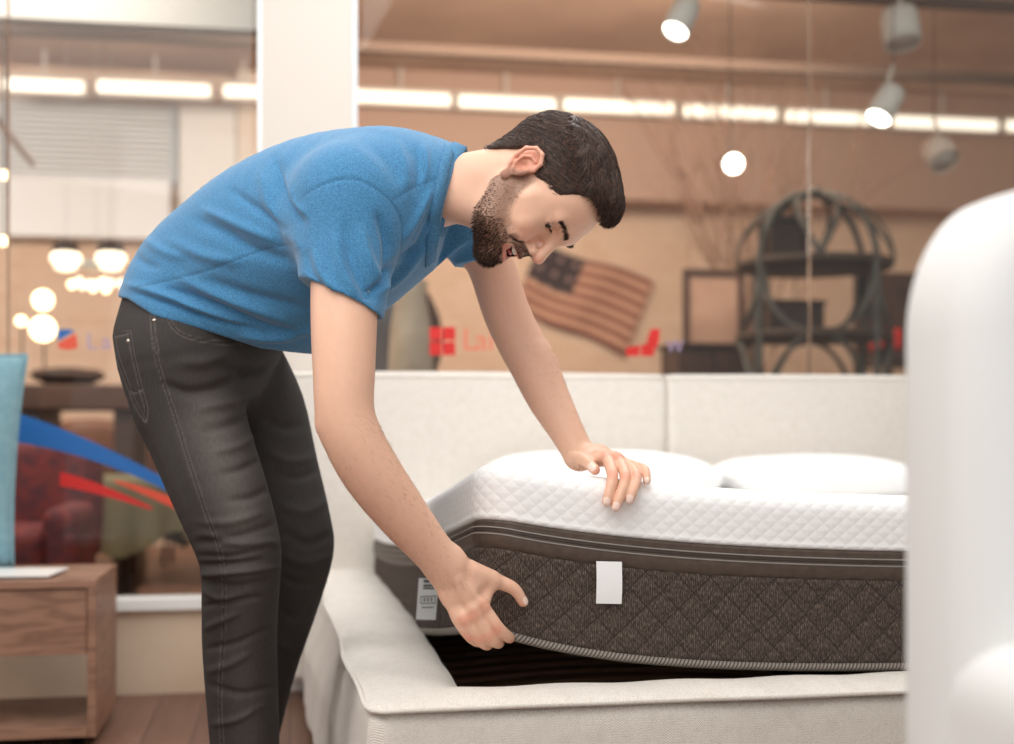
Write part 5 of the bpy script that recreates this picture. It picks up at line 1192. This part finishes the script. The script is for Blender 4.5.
# collar band and placket
m_col = mat('jersey_rib', (76, 134, 174), .85, c2=(60, 114, 154), nscale=300, bump=.3, bscale=600, bdist=.001, lo=.4, hi=.6); mb = MB()
nb_ = nrmz(np.cross(nax, nl))
def ring(u, v):
    t = u*2*math.pi; w = [(-.020, .000), (-.019, .0035), (-.008, .004), (.004, .0035), (.0055, 0), (.004, -.0035), (-.020, -.0035)][min(6, int(round(v*6)))]
    r0 = .0775-.10*(w[0]+.008); return nc+nax*(w[0]+.003)+nl*math.cos(t)*(r0+w[1])+nb_*math.sin(t)*(.0825-.10*(w[0]+.008)+w[1])
mb.grid(ring, 90, 7, closeu=True); mb.build('collar', m_col, shirto)
dk = MB()
a = C(447, 232, 2.12)
mb = MB(); pts = [(447, 222, 2.150), (443, 240, 2.158), (439, 256, 2.168), (436, 268, 2.180)]
PB = bpy.data.meshes.new('tmp')
# --- jeans
jn = Sdf()
def leg(pts, k=.025):
    jn.add(p_chain([C(*p[:3]) for p in pts], [p[3]*p[2]/F for p in pts], 4), k)
jn.add(p_eseg(C(206, 318, 2.42), C(197, 345, 2.42), C(300, 350, 2.42)-C(120, 290, 2.42), C(275, 362, 2.42)-C(116, 330, 2.42), (.157, .160), (.148, .172)), .02)
jn.add(p_eseg(C(197, 345, 2.42), C(195, 372, 2.42), C(275, 362, 2.42)-C(116, 330, 2.42), RIGHT, (.146, .172), (.120, .160)), .02)
leg([(184, 362, 2.34, 62), (188, 400, 2.33, 56), (199, 436, 2.31, 50.5), (222, 498, 2.27, 46.5), (238, 545, 2.26, 42), (241, 575, 2.28, 39), (240, 610, 2.31, 37.5), (240, 654, 2.34, 36.5), (245, 744, 2.38, 34), (250, 835, 2.40, 29)])
leg([(238, 365, 2.53, 46), (258, 411, 2.55, 47), (273, 467, 2.54, 44.5), (289, 525, 2.52, 42), (293, 552, 2.53, 40), (284, 598, 2.58, 35.5), (267, 654, 2.62, 33), (256, 704, 2.65, 30), (240, 790, 2.69, 26)])
zc1 = CAMH-(835-CY)*2.40/F
jn.cut(np.array([0, 0, .075]), (0, 0, -1.0))
jn.fn(lambda P: np.where(proj(P)[:, 0] < 400, -(proj(P)[:, 1]-np.interp(proj(P)[:, 0], [100, 120, 154, 205, 250, 290, 310], [282, 288, 308, 323, 338, 345, 346]))*2.4/F*.9, -1), .004)
jV, jQ, jN = jn.mesh(.0036); jV = smooth(jV, jQ, 2); jN = vnormals(jV, jQ)
SEAM = [[(152, 318), (154, 345), (160, 370), (168, 395), (178, 425), (189, 461), (205, 510), (222, 560), (224, 620), (220, 690), (222, 744)], [(152, 300), (153, 325), (157, 352)]]
PKT = [[(113.5, 336), (129, 332)], [(129, 332), (133, 355), (141.5, 391), (146, 408), (145, 420)], [(113.5, 336), (118, 358), (128, 385), (136, 405), (145, 420)], [(132, 392), (141, 389)]]
JT = [(SEAM[0], 1.6, -1.4, 1)]+[(l, 1.6, -1.6, 1) for l in PKT]+[([(166, 300), (172, 325), (192, 338), (240, 345)], 1.6, -1.2)]
rj = random.Random(5)
# knee and ankle creases of the near leg
for (y, x0, x1, hgt) in ((520, 200, 262, 3), (535, 196, 276, -4), (543, 204, 278, 4), (553, 198, 270, -3.5), (566, 199, 262, -5), (574, 200, 276, 5), (584, 202, 268, -4), (596, 202, 240, 3), (604, 203, 262, -4), (622, 204, 240, 3), (640, 206, 268, -3), (664, 206, 250, 3), (690, 208, 272, -3), (716, 212, 262, 3)):
    dy = rj.uniform(-9, 9); JT.append(([(x0, y+dy), ((x0+x1)/2, y+rj.uniform(-3, 4)), (x1, y-dy*.6-6)], rj.uniform(3.2, 5.2), hgt))
JT += [([(250, 370), (225, 385), (190, 392), (165, 385)], 6, -6), ([(262, 392), (235, 402), (200, 408)], 6, 5), ([(258, 410), (232, 424), (205, 430)], 6, -5), ([(262, 430), (240, 446), (215, 452)], 5, 4), ([(268, 455), (245, 468), (222, 474)], 5, -4), ([(235, 350), (205, 362), (180, 362)], 7, 4), ([(272, 488), (250, 498), (228, 500)], 5, -4), ([(215, 365), (250, 372), (272, 362)], 5, -5), ([(140, 430), (155, 470), (175, 520)], 7, -3), ([(175, 420), (190, 470), (210, 520)], 9, 3)]
JT = [(q[0], q[1]*(.85 if q[1] > 3 else 1), q[2]*(1.8 if q[1] > 3 else 1))+tuple(q[3:]) for q in JT]
jV = folds(jV, jN, JT, (0, 2.44))
FT = [([(265, 420), (285, 428), (308, 424)], 5, -5), ([(268, 452), (290, 462), (316, 456)], 5, 5), ([(272, 470), (295, 478), (320, 470)], 4, -4), ([(280, 505), (305, 512), (328, 500)], 5, 4), ([(284, 530), (306, 545), (332, 535)], 5, -6), ([(284, 556), (306, 562), (332, 556)], 5, 6), ([(280, 575), (300, 585), (326, 580)], 4, -5), ([(280, 610), (295, 618), (312, 606)], 4, -4), ([(275, 640), (288, 648), (302, 640)], 4, 4)]
jV = folds(jV, jN, FT, (2.4, 9)); jN = vnormals(jV, jQ)
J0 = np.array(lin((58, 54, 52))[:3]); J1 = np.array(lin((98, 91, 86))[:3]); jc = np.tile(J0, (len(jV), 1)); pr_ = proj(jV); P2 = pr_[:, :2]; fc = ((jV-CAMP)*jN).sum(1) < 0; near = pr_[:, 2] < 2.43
d, t = segdist(P2, spline([(200, 385), (215, 440), (235, 500), (243, 550), (240, 650), (247, 740)])); w = (np.exp(-(d/(25-9*t))**2)*near*(.75-.4*np.clip((t-.45)/.2, 0, 1))*np.clip(t*6+.2, 0, 1))[:, None]; jc = jc*(1-w)+J1*w  # thigh fade with painted highlight, near leg only; far leg kept dark as shade
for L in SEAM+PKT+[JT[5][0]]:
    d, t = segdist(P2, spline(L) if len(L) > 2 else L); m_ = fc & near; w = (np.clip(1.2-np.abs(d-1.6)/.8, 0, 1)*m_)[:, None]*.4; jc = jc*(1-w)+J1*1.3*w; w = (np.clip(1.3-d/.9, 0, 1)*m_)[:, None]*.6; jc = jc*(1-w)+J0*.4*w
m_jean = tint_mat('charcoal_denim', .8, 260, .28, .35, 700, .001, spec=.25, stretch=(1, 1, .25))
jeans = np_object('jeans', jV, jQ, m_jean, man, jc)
from mathutils.bvhtree import BVHTree
def bvh(V, Q): return BVHTree.FromPolygons([tuple(v) for v in V], [tuple(int(i) for i in q) for q in Q])
jt = bvh(jV, jQ); stt = bvh(sV, sQ)
def hit(tree, px, py):
    d = nrmz(C(px, py, 1)-CAMP); h = tree.ray_cast(Vector(CAMP), Vector(d)); return (np.array(h[0]), np.array(h[1])) if h[0] is not None else (C(px, py, 2.3), -d)
m_rivet = mat('rivet_metal', (190, 180, 168), .3, .9)
for q in ((154, 320), (128, 341)):
    p, n_ = hit(jt, *q); MB().lathe(p-n_*.0005, [(.0042, 0), (.004, .0014), (.001, .002)], 14, n_).build('rivet', m_rivet, jeans)
def tape(line, tree, w, name, m, par, lift_=.0012, th=.0016):
    L = spline(line, 10); mb = MB(); pts = []
    for i, q in enumerate(L):
        p, n_ = hit(tree, q[0], q[1]); pts.append((p, n_))
    P = np.array([p for p, n_ in pts]); Nn = np.array([n_ for p, n_ in pts]); 
    for _ in range(6): P[1:-1] = (P[:-2]+P[1:-1]*2+P[2:])/4; Nn[1:-1] = (Nn[:-2]+Nn[1:-1]*2+Nn[2:])/4
    T = np.gradient(P, axis=0); Sd = nrmz2(np.cross(T, Nn)); Nn = nrmz2(Nn); k = len(P)
    prof = [(-w, 0), (-w, th), (0, th*1.4), (w, th), (w, 0), (0, -.003)]
    vs = [P[i]+Sd[i]*a+Nn[i]*(b_+lift_-.001) for i in range(k) for a, b_ in prof]; m6 = len(prof)
    mb.add(vs, [(i*m6+j, i*m6+(j+1) % m6, (i+1)*m6+(j+1) % m6, (i+1)*m6+j) for i in range(k-1) for j in range(m6)]+[tuple(range(m6)), tuple((k-1)*m6+j for j in range(m6))]); return mb.build(name, m, par)
tape([(450, 148), (445, 165), (440, 190), (435, 215), (433, 238), (431, 252), (430, 264)], stt, .0105, 'placket', m_col, shirto)
# --- shoes
m_shoe = mat('dark_leather', (46, 38, 34), .5); m_sole = mat('rubber_sole', (196, 190, 182), .7)
for (px, py, d, yaw) in ((250, 835, 2.40, -.25), (240, 790, 2.69, -.15)):
    c = C(px, py, d); c = np.array([c[0], c[1], 0]); fx = np.array([math.cos(yaw), math.sin(yaw), 0]); sh_ = Sdf(); c = c+fx*.02
    sh_.add(p_eseg(c-fx*.06+UP*.05, c+fx*.08+UP*.045, UP, UP, (.045, .042), (.035, .046)), .02); sh_.add(p_eseg(c+fx*.08+UP*.045, c+fx*.19+UP*.035, UP, UP, (.035, .046), (.024, .040)), .02)
    sh_.add(p_seg(c-fx*.03+UP*.06, c-fx*.03+UP*.115, .042, .040), .02); sh_.cut(c+UP*.016, (0, 0, -1)); sh_.cut(c+UP*.12, (0, 0, 1))
    v_, q_, n_ = sh_.mesh(.006); so = np_object('shoe', v_, q_, m_shoe, man)
    mb = MB(); ol = [(c+fx*(-.105+.335*(1-math.cos(t))/2)+np.cross(UP, fx)*(.047*math.sin(t)*(1-.12*math.cos(t*1)))) for t in np.linspace(0, 2*math.pi, 40)[:-1]]
    vs = [tuple(p+UP*z_) for z_ in (0.0, .02) for p in ol]; k = len(ol); mb.add(vs, [tuple(range(k)), tuple(range(k, 2*k))]+[(i, (i+1) % k, k+(i+1) % k, k+i) for i in range(k)]); mb.build('sole', m_sole, so)
# forearm hair
fh = Sdf.__call__ if False else None
pr_ = proj(bodyV); P2 = pr_[:, :2]
d1, t1_ = segdist(P2, [(350, 440), (378, 482), (405, 518), (440, 560)]); d2, t2_ = segdist(P2, [(532, 362), (548, 397), (566, 430), (578, 452)])
pb = ((d1 < 34) & (pr_[:, 2] < 2.2))*1.0+((d2 < 24) & (pr_[:, 2] > 2.2))*.6; hi = pick(pb, 1300); ax1 = nrmz(C(446, 566, 2.1)-C(357, 450, 2.02)); ax2 = nrmz(C(580, 456, 2.33)-C(532, 362, 2.39))
ax_ = np.where((pr_[hi, 2] < 2.2)[:, None], ax1, ax2); strand_mesh(bodyV[hi]-bodyN[hi]*.0005, ax_+bodyN[hi]*.35+rng.normal(size=(len(hi), 3))*.3, rng.uniform(.006, .012, len(hi)), np.full(len(hi), .00013), 4, lambda P, D, t: D-bodyN[hi]*.08, 'arm_hair', mat('arm_hair', (96, 66, 50), .6), man)
